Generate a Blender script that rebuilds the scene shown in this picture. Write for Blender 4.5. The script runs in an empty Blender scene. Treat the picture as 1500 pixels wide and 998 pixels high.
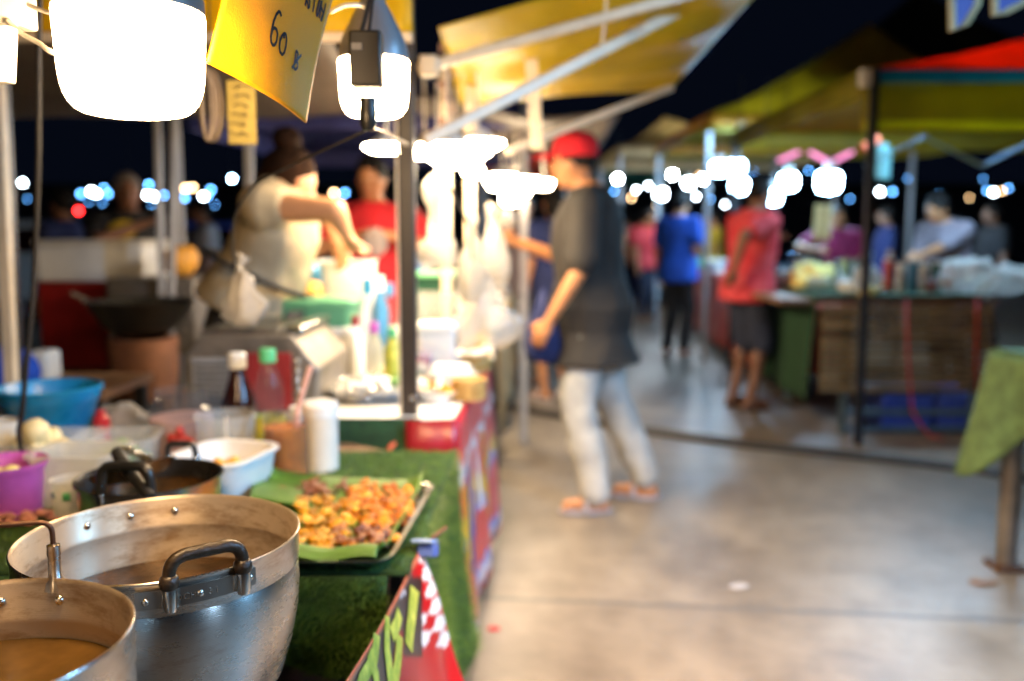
import bpy, bmesh, math, random
from mathutils import Vector, Matrix, noise
random.seed(11)
S = bpy.context.scene
COL = S.collection
F, CX, CY, HOR, H = 1300.0, 750.0, 499.0, 344.0, 1.25
PITCH = math.atan((CY - HOR) / F)
CP, SP = math.cos(PITCH), math.sin(PITCH)
ST = math.radians(3.5)                       # the street runs 3.5 degrees right of the camera's heading
V = Vector
R = math.radians
PI = math.pi


def ray(px, py):
    a, b = (px - CX) / F, (CY - py) / F
    return V((a, CP + b * SP, -SP + b * CP))


def at(px, py, Y):
    d = ray(px, py)
    return V((0, 0, H)) + d * (Y / d.y)


def on(px, py, z=0.0):
    d = ray(px, py)
    return V((0, 0, H)) + d * ((z - H) / d.z)


def ZP(py, Y):
    return at(CX, py, Y).z


def XP(px, py, Y):
    return at(px, py, Y).x


def W(n, Y, z=0.8):
    return n * (Y * CP + (H - z) * SP) / F


def frame(d):
    d = V(d).normalized()
    u = d.cross(V((0, 0, 1)))
    if u.length < 1e-3:
        u = V((1, 0, 0))
    u.normalize()
    return u, u.cross(d).normalized(), d


class MB:
    def __init__(self):
        self.v, self.f = [], []

    def add(self, vs, fs):
        o = len(self.v)
        self.v += [V(x) for x in vs]
        self.f += [tuple(i + o for i in f) for f in fs]
        return self

    def box(self, c, s, rz=0.0, M=None):
        c, s = V(c), V(s) / 2
        if M is None:
            M = Matrix.Rotation(rz, 3, 'Z')
        vs = [c + M @ V((x * s.x, y * s.y, z * s.z)) for x in (-1, 1) for y in (-1, 1) for z in (-1, 1)]
        return self.add(vs, [(0, 1, 3, 2), (4, 6, 7, 5), (0, 4, 5, 1), (2, 3, 7, 6), (0, 2, 6, 4), (1, 5, 7, 3)])

    def bar(self, a, b, w, h=None):
        a, b = V(a), V(b)
        h = h or w
        u, n, d = frame(b - a)
        vs = [p + u * (x * w / 2) + n * (y * h / 2) for p in (a, b) for x, y in ((-1, -1), (1, -1), (1, 1), (-1, 1))]
        return self.add(vs, [(3, 2, 1, 0), (4, 5, 6, 7), (0, 1, 5, 4), (1, 2, 6, 5), (2, 3, 7, 6), (3, 0, 4, 7)])

    def loft(self, rings, caps=True, closed=False):
        n = len(rings[0])
        vs = [p for r in rings for p in r]
        fs = []
        m = len(rings)
        for i in range(m if closed else m - 1):
            j = (i + 1) % m
            for k in range(n):
                l = (k + 1) % n
                fs.append((i * n + k, i * n + l, j * n + l, j * n + k))
        if caps and not closed:
            fs.append(tuple(range(n))[::-1])
            fs.append(tuple((m - 1) * n + k for k in range(n)))
        return self.add(vs, fs)

    def tube(self, pts, r, n=10, caps=True):
        pts = [V(p) for p in pts]
        m = len(pts)
        rs = r if isinstance(r, (list, tuple)) else [r] * m
        rings = []
        u = None
        for i, p in enumerate(pts):
            t = (pts[min(i + 1, m - 1)] - pts[max(i - 1, 0)]).normalized()
            if u is None:
                u = frame(t)[0]
            u = (u - t * u.dot(t))
            if u.length < 1e-6:
                u = frame(t)[0]
            u.normalize()
            w = t.cross(u)
            rings.append([p + (u * math.cos(a) + w * math.sin(a)) * rs[i] for a in [2 * PI * k / n for k in range(n)]])
        return self.loft(rings, caps)

    def lathe(self, c, prof, n=36, M=None, sx=1.0, sy=1.0, caps=True):
        c = V(c)
        M = M or Matrix.Identity(3)
        rings = [[c + M @ V((r * sx * math.cos(a), r * sy * math.sin(a), z)) for a in [2 * PI * k / n for k in range(n)]] for r, z in prof]
        return self.loft(rings, caps)

    def ell(self, c, r, M=None, n=16, m=10):
        r = V(r) if not isinstance(r, (int, float)) else V((r, r, r))
        prof = [(max(math.sin(PI * i / m), 1e-4), -math.cos(PI * i / m)) for i in range(m + 1)]
        M = M or Matrix.Identity(3)
        D = Matrix.Diagonal(r)
        return self.lathe(c, prof, n, M @ D)

    def cap(self, a, b, ra, rb, n=12):
        self.tube([a, b], [ra, rb], n)
        self.ell(a, ra, n=n, m=8)
        self.ell(b, rb, n=n, m=8)
        return self

    def sheet(self, fn, nu, nv):
        vs = [fn(i / nu, j / nv) for j in range(nv + 1) for i in range(nu + 1)]
        fs = [(j * (nu + 1) + i, j * (nu + 1) + i + 1, (j + 1) * (nu + 1) + i + 1, (j + 1) * (nu + 1) + i) for j in range(nv) for i in range(nu)]
        return self.add(vs, fs)

    def prism(self, poly, d):
        poly = [V(p) for p in poly]
        d = V(d)
        n = len(poly)
        return self.add(poly + [p + d for p in poly], [tuple(range(n))[::-1], tuple(range(n, 2 * n))] + [(i, (i + 1) % n, n + (i + 1) % n, n + i) for i in range(n)])

    def jitter(self, amp, sc, seed=0.0, i0=0):
        for i in range(i0, len(self.v)):
            p = self.v[i]
            self.v[i] = p + noise.noise_vector(p * sc + V((seed, seed * 1.7, -seed))) * amp
        return self

    def build(self, name, mat, parent=None, bevel=0, solid=0, sub=0, sharp=38):
        me = bpy.data.meshes.new(name)
        if parent is not None:
            o = wloc(parent)
        else:
            xs = [p.x for p in self.v]; ys = [p.y for p in self.v]; zs = [p.z for p in self.v]
            o = V(((min(xs) + max(xs)) / 2, (min(ys) + max(ys)) / 2, min(zs)))
        me.from_pydata([p - o for p in self.v], [], self.f)
        me.validate()
        bm = bmesh.new(); bm.from_mesh(me)
        if not solid:
            bmesh.ops.recalc_face_normals(bm, faces=bm.faces)
        bm.to_mesh(me); bm.free()
        for p in me.polygons:
            p.use_smooth = True
        me.set_sharp_from_angle(angle=R(sharp))
        ob = bpy.data.objects.new(name, me)
        COL.objects.link(ob)
        if mat:
            me.materials.append(mat)
        if parent is not None:
            ob.parent = parent
        else:
            ob.location = o
        if solid:
            m = ob.modifiers.new('s', 'SOLIDIFY'); m.thickness = solid; m.offset = 0
        if bevel:
            m = ob.modifiers.new('b', 'BEVEL'); m.width = bevel; m.segments = 2; m.limit_method = 'ANGLE'; m.angle_limit = R(40)
        if sub:
            m = ob.modifiers.new('u', 'SUBSURF'); m.levels = sub; m.render_levels = sub
        return ob


def wloc(o):
    l = V(o.location)
    while o.parent is not None:
        o = o.parent
        l += V(o.location)
    return l


def tag(o, label=None, cat=None, group=None, kind=None):
    if label: o['label'] = label
    if cat: o['category'] = cat
    if group: o['group'] = group
    if kind: o['kind'] = kind
    return o


def thing(name, label, cat, loc, group=None):
    o = bpy.data.objects.new(name, None)
    o.empty_display_size = 0.05
    COL.objects.link(o)
    o.location = V(loc)
    return tag(o, label, cat, group)


def dup(o, loc, label=None, parent=None):
    c = o.copy(); COL.objects.link(c)
    if parent is None:
        c.location = V(loc)
        if label: c['label'] = label
    else:
        c.parent = parent
    for ch in list(o.children):
        dup(ch, None, None, c)
    return c


def fuse(mb, name, mat, parent, voxel, smooth=4, disp=0.0, dsc=9.0):
    me = bpy.data.meshes.new('tmp')
    o = wloc(parent)
    me.from_pydata([p - o for p in mb.v], [], mb.f)
    ob = bpy.data.objects.new('tmp', me)
    COL.objects.link(ob)
    m = ob.modifiers.new('r', 'REMESH'); m.mode = 'VOXEL'; m.voxel_size = voxel; m.use_smooth_shade = True
    m = ob.modifiers.new('s', 'SMOOTH'); m.factor = 0.5; m.iterations = smooth
    dg = bpy.context.evaluated_depsgraph_get()
    ev = ob.evaluated_get(dg)
    new = bpy.data.meshes.new_from_object(ev)
    new.name = name
    bpy.data.objects.remove(ob); bpy.data.meshes.remove(me)
    if disp:
        nr = [V(v.normal) for v in new.vertices]
        for v, n in zip(new.vertices, nr):
            q = v.co * dsc
            v.co = v.co + n * disp * (noise.noise(q) + 0.6 * noise.noise(V((q.x * 2.2, q.y * 2.2, q.z * 0.7))))
    for p in new.polygons: p.use_smooth = True
    r = bpy.data.objects.new(name, new); COL.objects.link(r)
    r.data.materials.clear(); r.data.materials.append(mat)
    r.parent = parent
    return r


# ---------------------------------------------------------------- materials
def c(r, g, b):
    return tuple(((x / 255) / 12.92 if x / 255 < 0.04045 else ((x / 255 + 0.055) / 1.055) ** 2.4) for x in (r, g, b))


def nodes(name):
    m = bpy.data.materials.new(name); m.use_nodes = True
    nt = m.node_tree
    return m, nt, nt.nodes['Principled BSDF'], nt.nodes['Material Output']


def noise_node(nt, scale, detail=4, vec=None, rough=0.6):
    tc = nt.nodes.new('ShaderNodeTexCoord'); n = nt.nodes.new('ShaderNodeTexNoise')
    n.inputs['Scale'].default_value = scale; n.inputs['Detail'].default_value = detail; n.inputs['Roughness'].default_value = rough
    if vec:
        mp = nt.nodes.new('ShaderNodeMapping'); mp.inputs['Scale'].default_value = vec
        nt.links.new(tc.outputs['Object'], mp.inputs['Vector']); nt.links.new(mp.outputs['Vector'], n.inputs['Vector'])
    else:
        nt.links.new(tc.outputs['Object'], n.inputs['Vector'])
    return n


def ramp(nt, src, stops):
    r = nt.nodes.new('ShaderNodeValToRGB')
    e = r.color_ramp.elements
    while len(e) < len(stops): e.new(0.5)
    for k, (p, col) in enumerate(stops):
        e[k].position = p; e[k].color = (*col, 1)
    nt.links.new(src, r.inputs['Fac'])
    return r


def sc(col, k):
    return tuple(min(max(x * k, 0), 1) for x in col)


def mat(name, col, rough=0.5, metal=0.0, var=0.2, scale=12, bump=0.0, bscale=80, rnd=0, col2=None, stretch=None, transl=0.0, clear=0.0, spec=0.5, coat=0.0, detail=4, bdist=0.01):
    m, nt, p, out = nodes(name)
    n = noise_node(nt, scale, detail, stretch)
    rp = ramp(nt, n.outputs['Fac'], [(0.3, sc(col, 1 - var)), (0.7, col2 or sc(col, 1 + var))])
    if rnd:
        oi = nt.nodes.new('ShaderNodeObjectInfo'); hs = nt.nodes.new('ShaderNodeHueSaturation')
        for o_, lo, hi in (('Value', 1 - rnd, 1 + rnd * .8), ('Hue', .5 - rnd * .05, .5 + rnd * .004)):
            q = nt.nodes.new('ShaderNodeMapRange'); q.inputs['To Min'].default_value = lo; q.inputs['To Max'].default_value = hi
            nt.links.new(oi.outputs['Random'], q.inputs['Value']); nt.links.new(q.outputs['Result'], hs.inputs[o_])
        nt.links.new(rp.outputs['Color'], hs.inputs['Color']); rp = hs
    nt.links.new(rp.outputs['Color'], p.inputs['Base Color'])
    p.inputs['Metallic'].default_value = metal
    p.inputs['Specular IOR Level'].default_value = spec
    p.inputs['Coat Weight'].default_value = coat
    mr = nt.nodes.new('ShaderNodeMapRange')
    mr.inputs['To Min'].default_value = max(rough - 0.1, 0.03); mr.inputs['To Max'].default_value = min(rough + 0.1, 1)
    nt.links.new(n.outputs['Fac'], mr.inputs['Value']); nt.links.new(mr.outputs['Result'], p.inputs['Roughness'])
    if bump:
        n2 = noise_node(nt, bscale, 5, stretch)
        b = nt.nodes.new('ShaderNodeBump'); b.inputs['Strength'].default_value = bump; b.inputs['Distance'].default_value = bdist
        nt.links.new(n2.outputs['Fac'], b.inputs['Height']); nt.links.new(b.outputs['Normal'], p.inputs['Normal'])
    last = p.outputs['BSDF']
    if transl:
        t = nt.nodes.new('ShaderNodeBsdfTranslucent'); nt.links.new(rp.outputs['Color'], t.inputs['Color'])
        mx = nt.nodes.new('ShaderNodeMixShader'); mx.inputs['Fac'].default_value = transl
        nt.links.new(last, mx.inputs[1]); nt.links.new(t.outputs['BSDF'], mx.inputs[2]); last = mx.outputs['Shader']
    if clear:
        t = nt.nodes.new('ShaderNodeBsdfTransparent')
        mx = nt.nodes.new('ShaderNodeMixShader'); mx.inputs['Fac'].default_value = clear
        nt.links.new(last, mx.inputs[1]); nt.links.new(t.outputs['BSDF'], mx.inputs[2]); last = mx.outputs['Shader']
    nt.links.new(last, out.inputs['Surface'])
    return m


def emis(name, col, strength, sample=True):
    m, nt, p, out = nodes(name)
    e = nt.nodes.new('ShaderNodeEmission')
    e.inputs['Color'].default_value = (*col, 1); e.inputs['Strength'].default_value = strength
    nt.links.new(e.outputs['Emission'], out.inputs['Surface'])
    if not sample:
        m.cycles.emission_sampling = 'NONE'
    return m


def bands(name, axis, stops, rough=0.5, transl=0.0, scale=1.0, off=0.0, wob=0.0, const=True):
    """colour bands along one object axis (printed cloth, striped vinyl)"""
    m, nt, p, out = nodes(name)
    tc = nt.nodes.new('ShaderNodeTexCoord'); sx = nt.nodes.new('ShaderNodeSeparateXYZ')
    nt.links.new(tc.outputs['Object'], sx.inputs['Vector'])
    ma = nt.nodes.new('ShaderNodeMath'); ma.operation = 'MULTIPLY_ADD'; ma.inputs[1].default_value = scale; ma.inputs[2].default_value = off
    nt.links.new(sx.outputs[axis], ma.inputs[0]); src = ma.outputs[0]
    if wob:
        n = noise_node(nt, 7, 3)
        m2 = nt.nodes.new('ShaderNodeMath'); m2.operation = 'MULTIPLY_ADD'; m2.inputs[1].default_value = wob
        nt.links.new(n.outputs['Fac'], m2.inputs[0]); nt.links.new(src, m2.inputs[2]); src = m2.outputs[0]
    fr = nt.nodes.new('ShaderNodeMath'); fr.operation = 'FRACT'; nt.links.new(src, fr.inputs[0])
    rp = ramp(nt, fr.outputs[0], stops)
    if const: rp.color_ramp.interpolation = 'CONSTANT'
    nt.links.new(rp.outputs['Color'], p.inputs['Base Color']); p.inputs['Roughness'].default_value = rough
    last = p.outputs['BSDF']
    if transl:
        t = nt.nodes.new('ShaderNodeBsdfTranslucent'); nt.links.new(rp.outputs['Color'], t.inputs['Color'])
        mx = nt.nodes.new('ShaderNodeMixShader'); mx.inputs['Fac'].default_value = transl
        nt.links.new(last, mx.inputs[1]); nt.links.new(t.outputs['BSDF'], mx.inputs[2]); last = mx.outputs['Shader']
    nt.links.new(last, out.inputs['Surface'])
    return m


def pot_metal(name, base, stain, rough, metal=1.0, lo=.55):
    """spun aluminium: fine turning lines, dull patches and burnt-on brown stain"""
    m, nt, p, out = nodes(name)
    n = noise_node(nt, 14, 6)
    n2 = noise_node(nt, 9, 8, (1, 1, 3.0), 0.75)
    tc = nt.nodes.new('ShaderNodeTexCoord'); sx = nt.nodes.new('ShaderNodeSeparateXYZ')
    nt.links.new(tc.outputs['Object'], sx.inputs['Vector'])
    rp = ramp(nt, n.outputs['Fac'], [(0.3, sc(base, 0.85)), (0.7, base)])
    rs = ramp(nt, n2.outputs['Fac'], [(lo, (0, 0, 0)), (lo + .16, (1, 1, 1))])
    mx = nt.nodes.new('ShaderNodeMix'); mx.data_type = 'RGBA'
    nt.links.new(rp.outputs['Color'], mx.inputs[6]); mx.inputs[7].default_value = (*stain, 1)
    mu = nt.nodes.new('ShaderNodeMath'); mu.operation = 'MULTIPLY'; mu.inputs[1].default_value = 0.75
    nt.links.new(rs.outputs['Color'], mu.inputs[0]); nt.links.new(mu.outputs[0], mx.inputs[0])
    nt.links.new(mx.outputs[2], p.inputs['Base Color'])
    p.inputs['Metallic'].default_value = metal
    p.inputs['Anisotropic'].default_value = 0.7; p.inputs['Anisotropic Rotation'].default_value = 0.25
    tg = nt.nodes.new('ShaderNodeTangent'); tg.direction_type = 'RADIAL'; tg.axis = 'Z'
    nt.links.new(tg.outputs['Tangent'], p.inputs['Tangent'])
    mr = nt.nodes.new('ShaderNodeMapRange'); mr.inputs['To Min'].default_value = rough - 0.08; mr.inputs['To Max'].default_value = rough + 0.14
    nt.links.new(n2.outputs['Fac'], mr.inputs['Value']); nt.links.new(mr.outputs['Result'], p.inputs['Roughness'])
    wv = nt.nodes.new('ShaderNodeTexWave'); wv.bands_direction = 'Z'; wv.inputs['Scale'].default_value = 170; wv.inputs['Distortion'].default_value = 0.6
    wv.inputs['Detail'].default_value = 2
    nt.links.new(tc.outputs['Object'], wv.inputs['Vector'])
    n3 = noise_node(nt, 60, 6, (1, 1, 6))
    ad = nt.nodes.new('ShaderNodeMath'); ad.operation = 'ADD'
    nt.links.new(wv.outputs['Fac'], ad.inputs[0]); nt.links.new(n3.outputs['Fac'], ad.inputs[1])
    b = nt.nodes.new('ShaderNodeBump'); b.inputs['Strength'].default_value = 0.10; b.inputs['Distance'].default_value = 0.0015
    nt.links.new(ad.outputs[0], b.inputs['Height']); nt.links.new(b.outputs['Normal'], p.inputs['Normal'])
    return m


M = {}
M['alu'] = pot_metal('pot_aluminium', (0.66, 0.63, 0.59), (0.36, 0.25, 0.19), 0.25)
M['alu_in'] = pot_metal('pot_inside', (0.60, 0.49, 0.36), (0.20, 0.10, 0.03), 0.36, .62, .50)
M['rivet'] = mat('rivet_metal', (0.72, 0.70, 0.66), 0.25, 1, 0.1)
M['bakelite'] = mat('brown_handle', (0.030, 0.018, 0.009), 0.36, 0, 0.5, 40, 0.25, 90)
M['black'] = mat('black_plastic', (0.018, 0.018, 0.018), 0.35, 0, 0.3)
M['rust'] = mat('brown_wire', (0.12, 0.06, 0.035), 0.5, 0.6, 0.3, 60)
M['broth'] = mat('broth', (0.045, 0.020, 0.005), 0.16, 0, 0.9, 18, 0.2, 45, spec=0.25)
M['broth2'] = mat('oily_broth', (0.11, 0.058, 0.014), 0.14, 0, 0.5, 9, 0.08, 20, spec=0.35)
M['steel'] = mat('stainless_steel', (0.60, 0.59, 0.57), 0.22, 1, 0.12, 20)
M['steel_dull'] = mat('dull_steel', (0.26, 0.235, 0.21), 0.62, 1, 0.2, 20)
M['foil'] = mat('foil', (0.8, 0.8, 0.8), 0.25, 1, 0.1, 20, 0.6, 40)
M['turf'] = mat('turf_backing', (0.030, 0.080, 0.014), 0.9, 0, 0.6, 22, 0.8, 300)
M['blade'] = mat('turf_blade', (0.05, 0.16, 0.022), 0.45, 0, 0.5, 26, transl=0.25, col2=(.17, .30, .055))
M['leaf'] = mat('banana_leaf', (0.13, 0.27, 0.035), 0.4, 0, 0.35, 9, 0.3, 60, stretch=(1, 9, 1), transl=0.3)
M['gold'] = mat('fried_gold', (0.74, 0.36, 0.016), 0.3, 0, 0.3, 35, 0.5, 90, col2=(0.82, 0.42, 0.02), rnd=.4)
M['orange'] = mat('fried_orange', (0.62, 0.24, 0.010), 0.3, 0, 0.35, 35, 0.5, 90, col2=(0.74, 0.29, 0.015), rnd=.45)
M['brown'] = mat('fried_brown', (0.26, 0.065, 0.012), 0.35, 0, 0.5, 35, 0.5, 90, col2=(0.36, 0.16, 0.06), rnd=.5)
M['wht'] = mat('white_plastic', (0.78, 0.77, 0.74), 0.35, 0, 0.06)
M['whtshade'] = mat('cream_plastic', (0.70, 0.66, 0.58), 0.4, 0, 0.08)
M['blue'] = mat('blue_plastic', (0.012, 0.24, 0.52), 0.3, 0, 0.15, transl=0.15)
M['pink'] = mat('pink_plastic', (0.62, 0.13, 0.52), 0.35, 0, 0.12, transl=0.2)
M['clear'] = mat('clear_plastic', (0.75, 0.76, 0.74), 0.12, 0, 0.1, clear=0.80)
M['frost'] = mat('frosted_plastic', (0.74, 0.73, 0.66), 0.3, 0, 0.1, clear=0.55, transl=0.3)
M['glass'] = mat('clear_glass', (0.15, 0.15, 0.15), 0.05, 0, 0.05, clear=0.84, spec=1.0)
M['pinkgel'] = mat('pink_paste', (0.70, 0.42, 0.38), 0.4, 0, 0.2, 20)
M['chili'] = mat('chilli', (0.55, 0.035, 0.015), 0.3, 0, 0.4, 60)
M['soy'] = mat('soy_bottle', (0.025, 0.006, 0.004), 0.1, 0, 0.2)
M['amber'] = mat('amber_sauce', (0.52, 0.16, 0.010), 0.25, 0, 0.3, 30)
M['lime'] = mat('lime_label', (0.42, 0.60, 0.03), 0.4, 0, 0.5, 30, col2=(0.85, 0.72, 0.1))
M['greencap'] = mat('green_cap', (0.10, 0.48, 0.20), 0.35, 0, 0.1)
M['dough'] = mat('dough', (0.82, 0.68, 0.36), 0.5, 0, 0.15, 20)
M['greens'] = mat('leafy_greens', (0.16, 0.32, 0.07), 0.5, 0, 0.5, 30)
M['shred'] = mat('shredded_carrot', (0.80, 0.36, 0.05), 0.5, 0, 0.35, 60)
M['meat'] = mat('chopped_meat', (0.36, 0.15, 0.09), 0.5, 0, 0.4, 40)
M['bag'] = mat('plastic_bag', (0.50, 0.46, 0.40), 0.3, 0, 0.12, 20, 0.9, 30, transl=0.35, clear=0.3)
M['bagclear'] = mat('thin_bag', (0.62, 0.58, 0.53), 0.25, 0, 0.08, 20, 0.5, 30, transl=0.3, clear=0.5)
M['signy'] = mat('yellow_board', (0.74, 0.345, 0.001), 0.5, 0, 0.05, 5, 0.15, 400, stretch=(1, 1, 1), transl=0.15)
M['ink'] = mat('marker_ink', (0.012, 0.013, 0.02), 0.4, 0, 0.3)
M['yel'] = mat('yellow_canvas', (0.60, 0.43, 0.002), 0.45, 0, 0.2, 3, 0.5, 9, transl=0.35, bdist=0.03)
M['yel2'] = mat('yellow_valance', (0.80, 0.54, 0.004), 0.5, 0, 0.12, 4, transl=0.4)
M['tarp'] = mat('grey_tarp', (0.10, 0.080, 0.064), 0.6, 0, 0.25, 2.5, 0.5, 6, transl=0.1, bdist=0.03)
M['post'] = mat('brown_post', (0.030, 0.021, 0.016), 0.5, 0.0, 0.25, 20)
M['cream'] = mat('cream_pipe', (0.72, 0.58, 0.40), 0.4, 0, 0.12, 14)
M['greypipe'] = mat('grey_pipe', (0.42, 0.42, 0.44), 0.4, 0.2, 0.15)
M['darkpipe'] = mat('dark_pipe', (0.03, 0.032, 0.04), 0.4, 0.4, 0.2)
M['bluepipe'] = mat('blue_grey_pipe', (0.16, 0.25, 0.32), 0.4, 0.3, 0.2)
M['cable'] = mat('black_cable', (0.02, 0.018, 0.017), 0.5, 0, 0.2)
M['wcable'] = mat('white_cable', (0.72, 0.68, 0.62), 0.45, 0, 0.1)
M['rope'] = mat('orange_rope', (0.72, 0.13, 0.05), 0.6, 0, 0.2, 60)
M['redrope'] = mat('red_rope', (0.45, 0.03, 0.04), 0.6, 0, 0.2, 60)
M['red'] = mat('red_plastic', (0.45, 0.015, 0.02), 0.4, 0, 0.2)
M['redvinyl'] = mat('red_vinyl', (0.24, 0.006, 0.015), 0.35, 0, 0.2, 6)
M['deepred'] = mat('deep_red_box', (0.25, 0.010, 0.008), 0.45, 0, 0.2)
M['redpanel'] = mat('red_panel', (0.35, 0.03, 0.03), 0.4, 0.3, 0.3)
M['wood'] = mat('brown_wood', (0.22, 0.12, 0.06), 0.6, 0, 0.35, 6, 0.3, 40, stretch=(1, 1, 8))
M['bulbcol'] = mat('bulb_base_grey', (0.30, 0.29, 0.30), 0.4, 0.2, 0.1)
M['skin'] = mat('skin', (0.42, 0.18, 0.075), 0.5, 0, 0.12, 14)
M['skin_d'] = mat('skin_dark', (0.22, 0.10, 0.055), 0.5, 0, 0.12, 14)
M['skin_l'] = mat('skin_light', (0.52, 0.25, 0.12), 0.5, 0, 0.12, 14)
M['hair'] = mat('black_hair', (0.010, 0.008, 0.007), 0.7, 0, 0.4, 60, 0.6, 150, stretch=(1, 1, 0.2), spec=.15)
M['hair_b'] = mat('brown_hair', (0.018, 0.008, 0.004), 0.8, 0, 0.4, 60, 0.6, 150, stretch=(1, 1, 0.2), spec=.08)
M['hair_g'] = mat('grey_hair', (0.20, 0.17, 0.15), 0.5, 0, 0.4, 60, 0.6, 150)
M['eye'] = mat('dark_eye', (0.02, 0.015, 0.012), 0.15, 0, 0.1)
M['lip'] = mat('lips', (0.30, 0.08, 0.06), 0.45, 0, 0.1)
def cloth(name, col, **k): return mat(name, col, 0.85, 0, k.pop('var', 0.22), k.pop('scale', 9), 0.35, 14, bdist=0.02, **k)
M['beige'] = cloth('beige_cotton', (0.36, 0.29, 0.185))
M['blackcloth'] = cloth('black_cloth', (0.016, 0.015, 0.017))
M['charcoal'] = cloth('charcoal_tee', (0.017, 0.0145, 0.013))
M['khaki'] = cloth('washed_grey_trousers', (0.37, 0.37, 0.355))
M['redcloth'] = cloth('red_cloth', (0.55, 0.012, 0.018))
M['redcap'] = cloth('red_cap', (0.55, 0.006, 0.014))
M['navy'] = cloth('navy_cloth', (0.010, 0.018, 0.085))
M['bluecloth'] = cloth('blue_polo', (0.008, 0.065, 0.42))
M['shorts'] = cloth('slate_shorts', (0.022, 0.028, 0.055))
M['lav'] = cloth('lavender_shirt', (0.20, 0.165, 0.19))
M['patred'] = mat('red_and_pink_print', (0.62, 0.004, 0.020), 0.85, 0, 0.1, 11, 0.3, 14, col2=(0.72, 0.10, 0.11), bdist=0.02)
M['yellowcloth'] = cloth('yellow_cloth', (0.50, 0.33, 0.02))
M['greyc'] = cloth('grey_shirt', (0.30, 0.30, 0.32))
M['magenta'] = cloth('magenta_shirt', (0.22, 0.01, 0.07))
M['sandal'] = mat('brown_sandal', (0.10, 0.035, 0.018), 0.6, 0, 0.2)
M['sandalm'] = mat('tan_sandal', (0.30, 0.29, 0.33), 0.5, 0, 0.3)
M['sandalw'] = mat('pale_sandal', (0.62, 0.55, 0.55), 0.5, 0, 0.2)
M['bamboo'] = mat('bamboo_strip', (0.12, 0.068, 0.024), 0.5, 0, 0.5, 11, 0.2, 30, stretch=(.2, 1, 1.5), col2=(0.42, 0.29, 0.13))
M['turfr'] = mat('dark_green_turf_cloth', (0.012, 0.052, 0.018), 0.85, 0, 0.4, 26, 0.8, 160)
M['turfl'] = mat('light_green_cloth', (0.12, 0.20, 0.065), 0.8, 0, 0.35, 18, 0.5, 60, transl=0.1)
M['crate'] = mat('blue_crate', (0.06, 0.11, 0.50), 0.4, 0, 0.15)
M['olive'] = mat('olive_canvas', (0.25, 0.185, 0.010), 0.6, 0, 0.2, 3, transl=0.5)
M['olive2'] = mat('olive_roof', (0.42, 0.31, 0.045), 0.6, 0, 0.2, 3, transl=0.65)
M['oliveb'] = mat('bright_olive_trim', (0.46, 0.38, 0.02), 0.6, 0, 0.15, 3, transl=0.45)
M['canred'] = mat('red_canvas', (0.78, 0.07, 0.012), 0.5, 0, 0.2, 3, transl=0.6)
M['teal'] = mat('teal_canvas', (0.005, 0.17, 0.19), 0.6, 0, 0.2, 3, transl=0.4)
M['orangec'] = mat('orange_canvas', (0.45, 0.20, 0.01), 0.6, 0, 0.2, 3, transl=0.45)
M['creamc'] = mat('cream_canvas', (0.62, 0.50, 0.28), 0.6, 0, 0.15, 3, transl=0.45)
M['darkc'] = mat('dark_canvas', (0.035, 0.04, 0.012), 0.7, 0, 0.2, 3, transl=0.2)
M['greenc'] = mat('green_canvas', (0.01, 0.16, 0.11), 0.6, 0, 0.2, 3, transl=0.4)
M['blueb'] = mat('blue_bunting', (0.045, 0.055, 0.22), 0.7, 0, 0.15)
M['tealgl'] = mat('pale_teal_plastic', (0.12, 0.26, 0.25), 0.4, 0, 0.1, transl=0.3)
M['lightgreen'] = mat('light_green_plastic', (0.16, 0.46, 0.24), 0.35, 0, 0.1, transl=0.15)
M['rattan'] = mat('rattan', (0.55, 0.30, 0.07), 0.5, 0, 0.4, 60, 0.5, 120, col2=(0.72, 0.48, 0.16))
M['yfruit'] = mat('yellow_fruit', (0.85, 0.66, 0.20), 0.45, 0, 0.25, 10)
M['pale'] = mat('pale_food', (0.78, 0.70, 0.50), 0.5, 0, 0.2, 14)
M['ylw'] = mat('yellow_card', (0.27, 0.21, 0.05), 0.6, 0, 0.2, 30)
M['rubber'] = mat('rubber_bands', (0.16, 0.12, 0.085), 0.6, 0, 0.3)
M['can'] = mat('tin_can', (0.45, 0.45, 0.47), 0.3, 0.7, 0.3)
M['canr'] = mat('red_tin', (0.40, 0.06, 0.05), 0.35, 0.3, 0.3)
M['canb'] = mat('blue_tin', (0.06, 0.22, 0.40), 0.35, 0.3, 0.3)
M['cang'] = mat('dark_green_bottle', (0.02, 0.08, 0.05), 0.2, 0, 0.3)
M['smoke'] = mat('grey_lid', (0.3, 0.3, 0.3), 0.4, 0, 0.2)
M['plate'] = mat('bracket_plate', (0.40, 0.36, 0.32), 0.35, 1, 0.15)
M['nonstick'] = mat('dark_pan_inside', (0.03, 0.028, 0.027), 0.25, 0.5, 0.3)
WARM = (1.0, 0.80, 0.56); NEUT = (1.0, 0.90, 0.76); COOL = (0.36, 0.67, 1.0); BLUE = (0.12, 0.42, 1.0)
M['e_near'] = emis('lit_bulb_near', (1.0, .64, .32), 125)
M['e_mid'] = emis('lit_bulb_mid', (1.0, .68, .36), 165)
M['e_stall'] = emis('lit_bulb_stall', (1.0, 0.76, 0.48), 140)
M['e_cool'] = emis('lit_bulb_cool', COOL, 130)
M['e_fill_tube'] = emis('added_fill_tube', COOL, 420)
M['e_far'] = emis('far_bulb_white', (0.72, 0.88, 1.0), 70, False)
M['e_farb'] = emis('far_bulb_blue', BLUE, 26, False)
M['e_farw'] = emis('far_bulb_warm', (1.0, 0.62, 0.30), 30, False)
M['e_farr'] = emis('far_lamp_red', (1.0, 0.02, 0.02), 40, False)
M['e_pink'] = emis('pink_tube', (1.0, 0.30, 0.62), 2.2)
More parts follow.
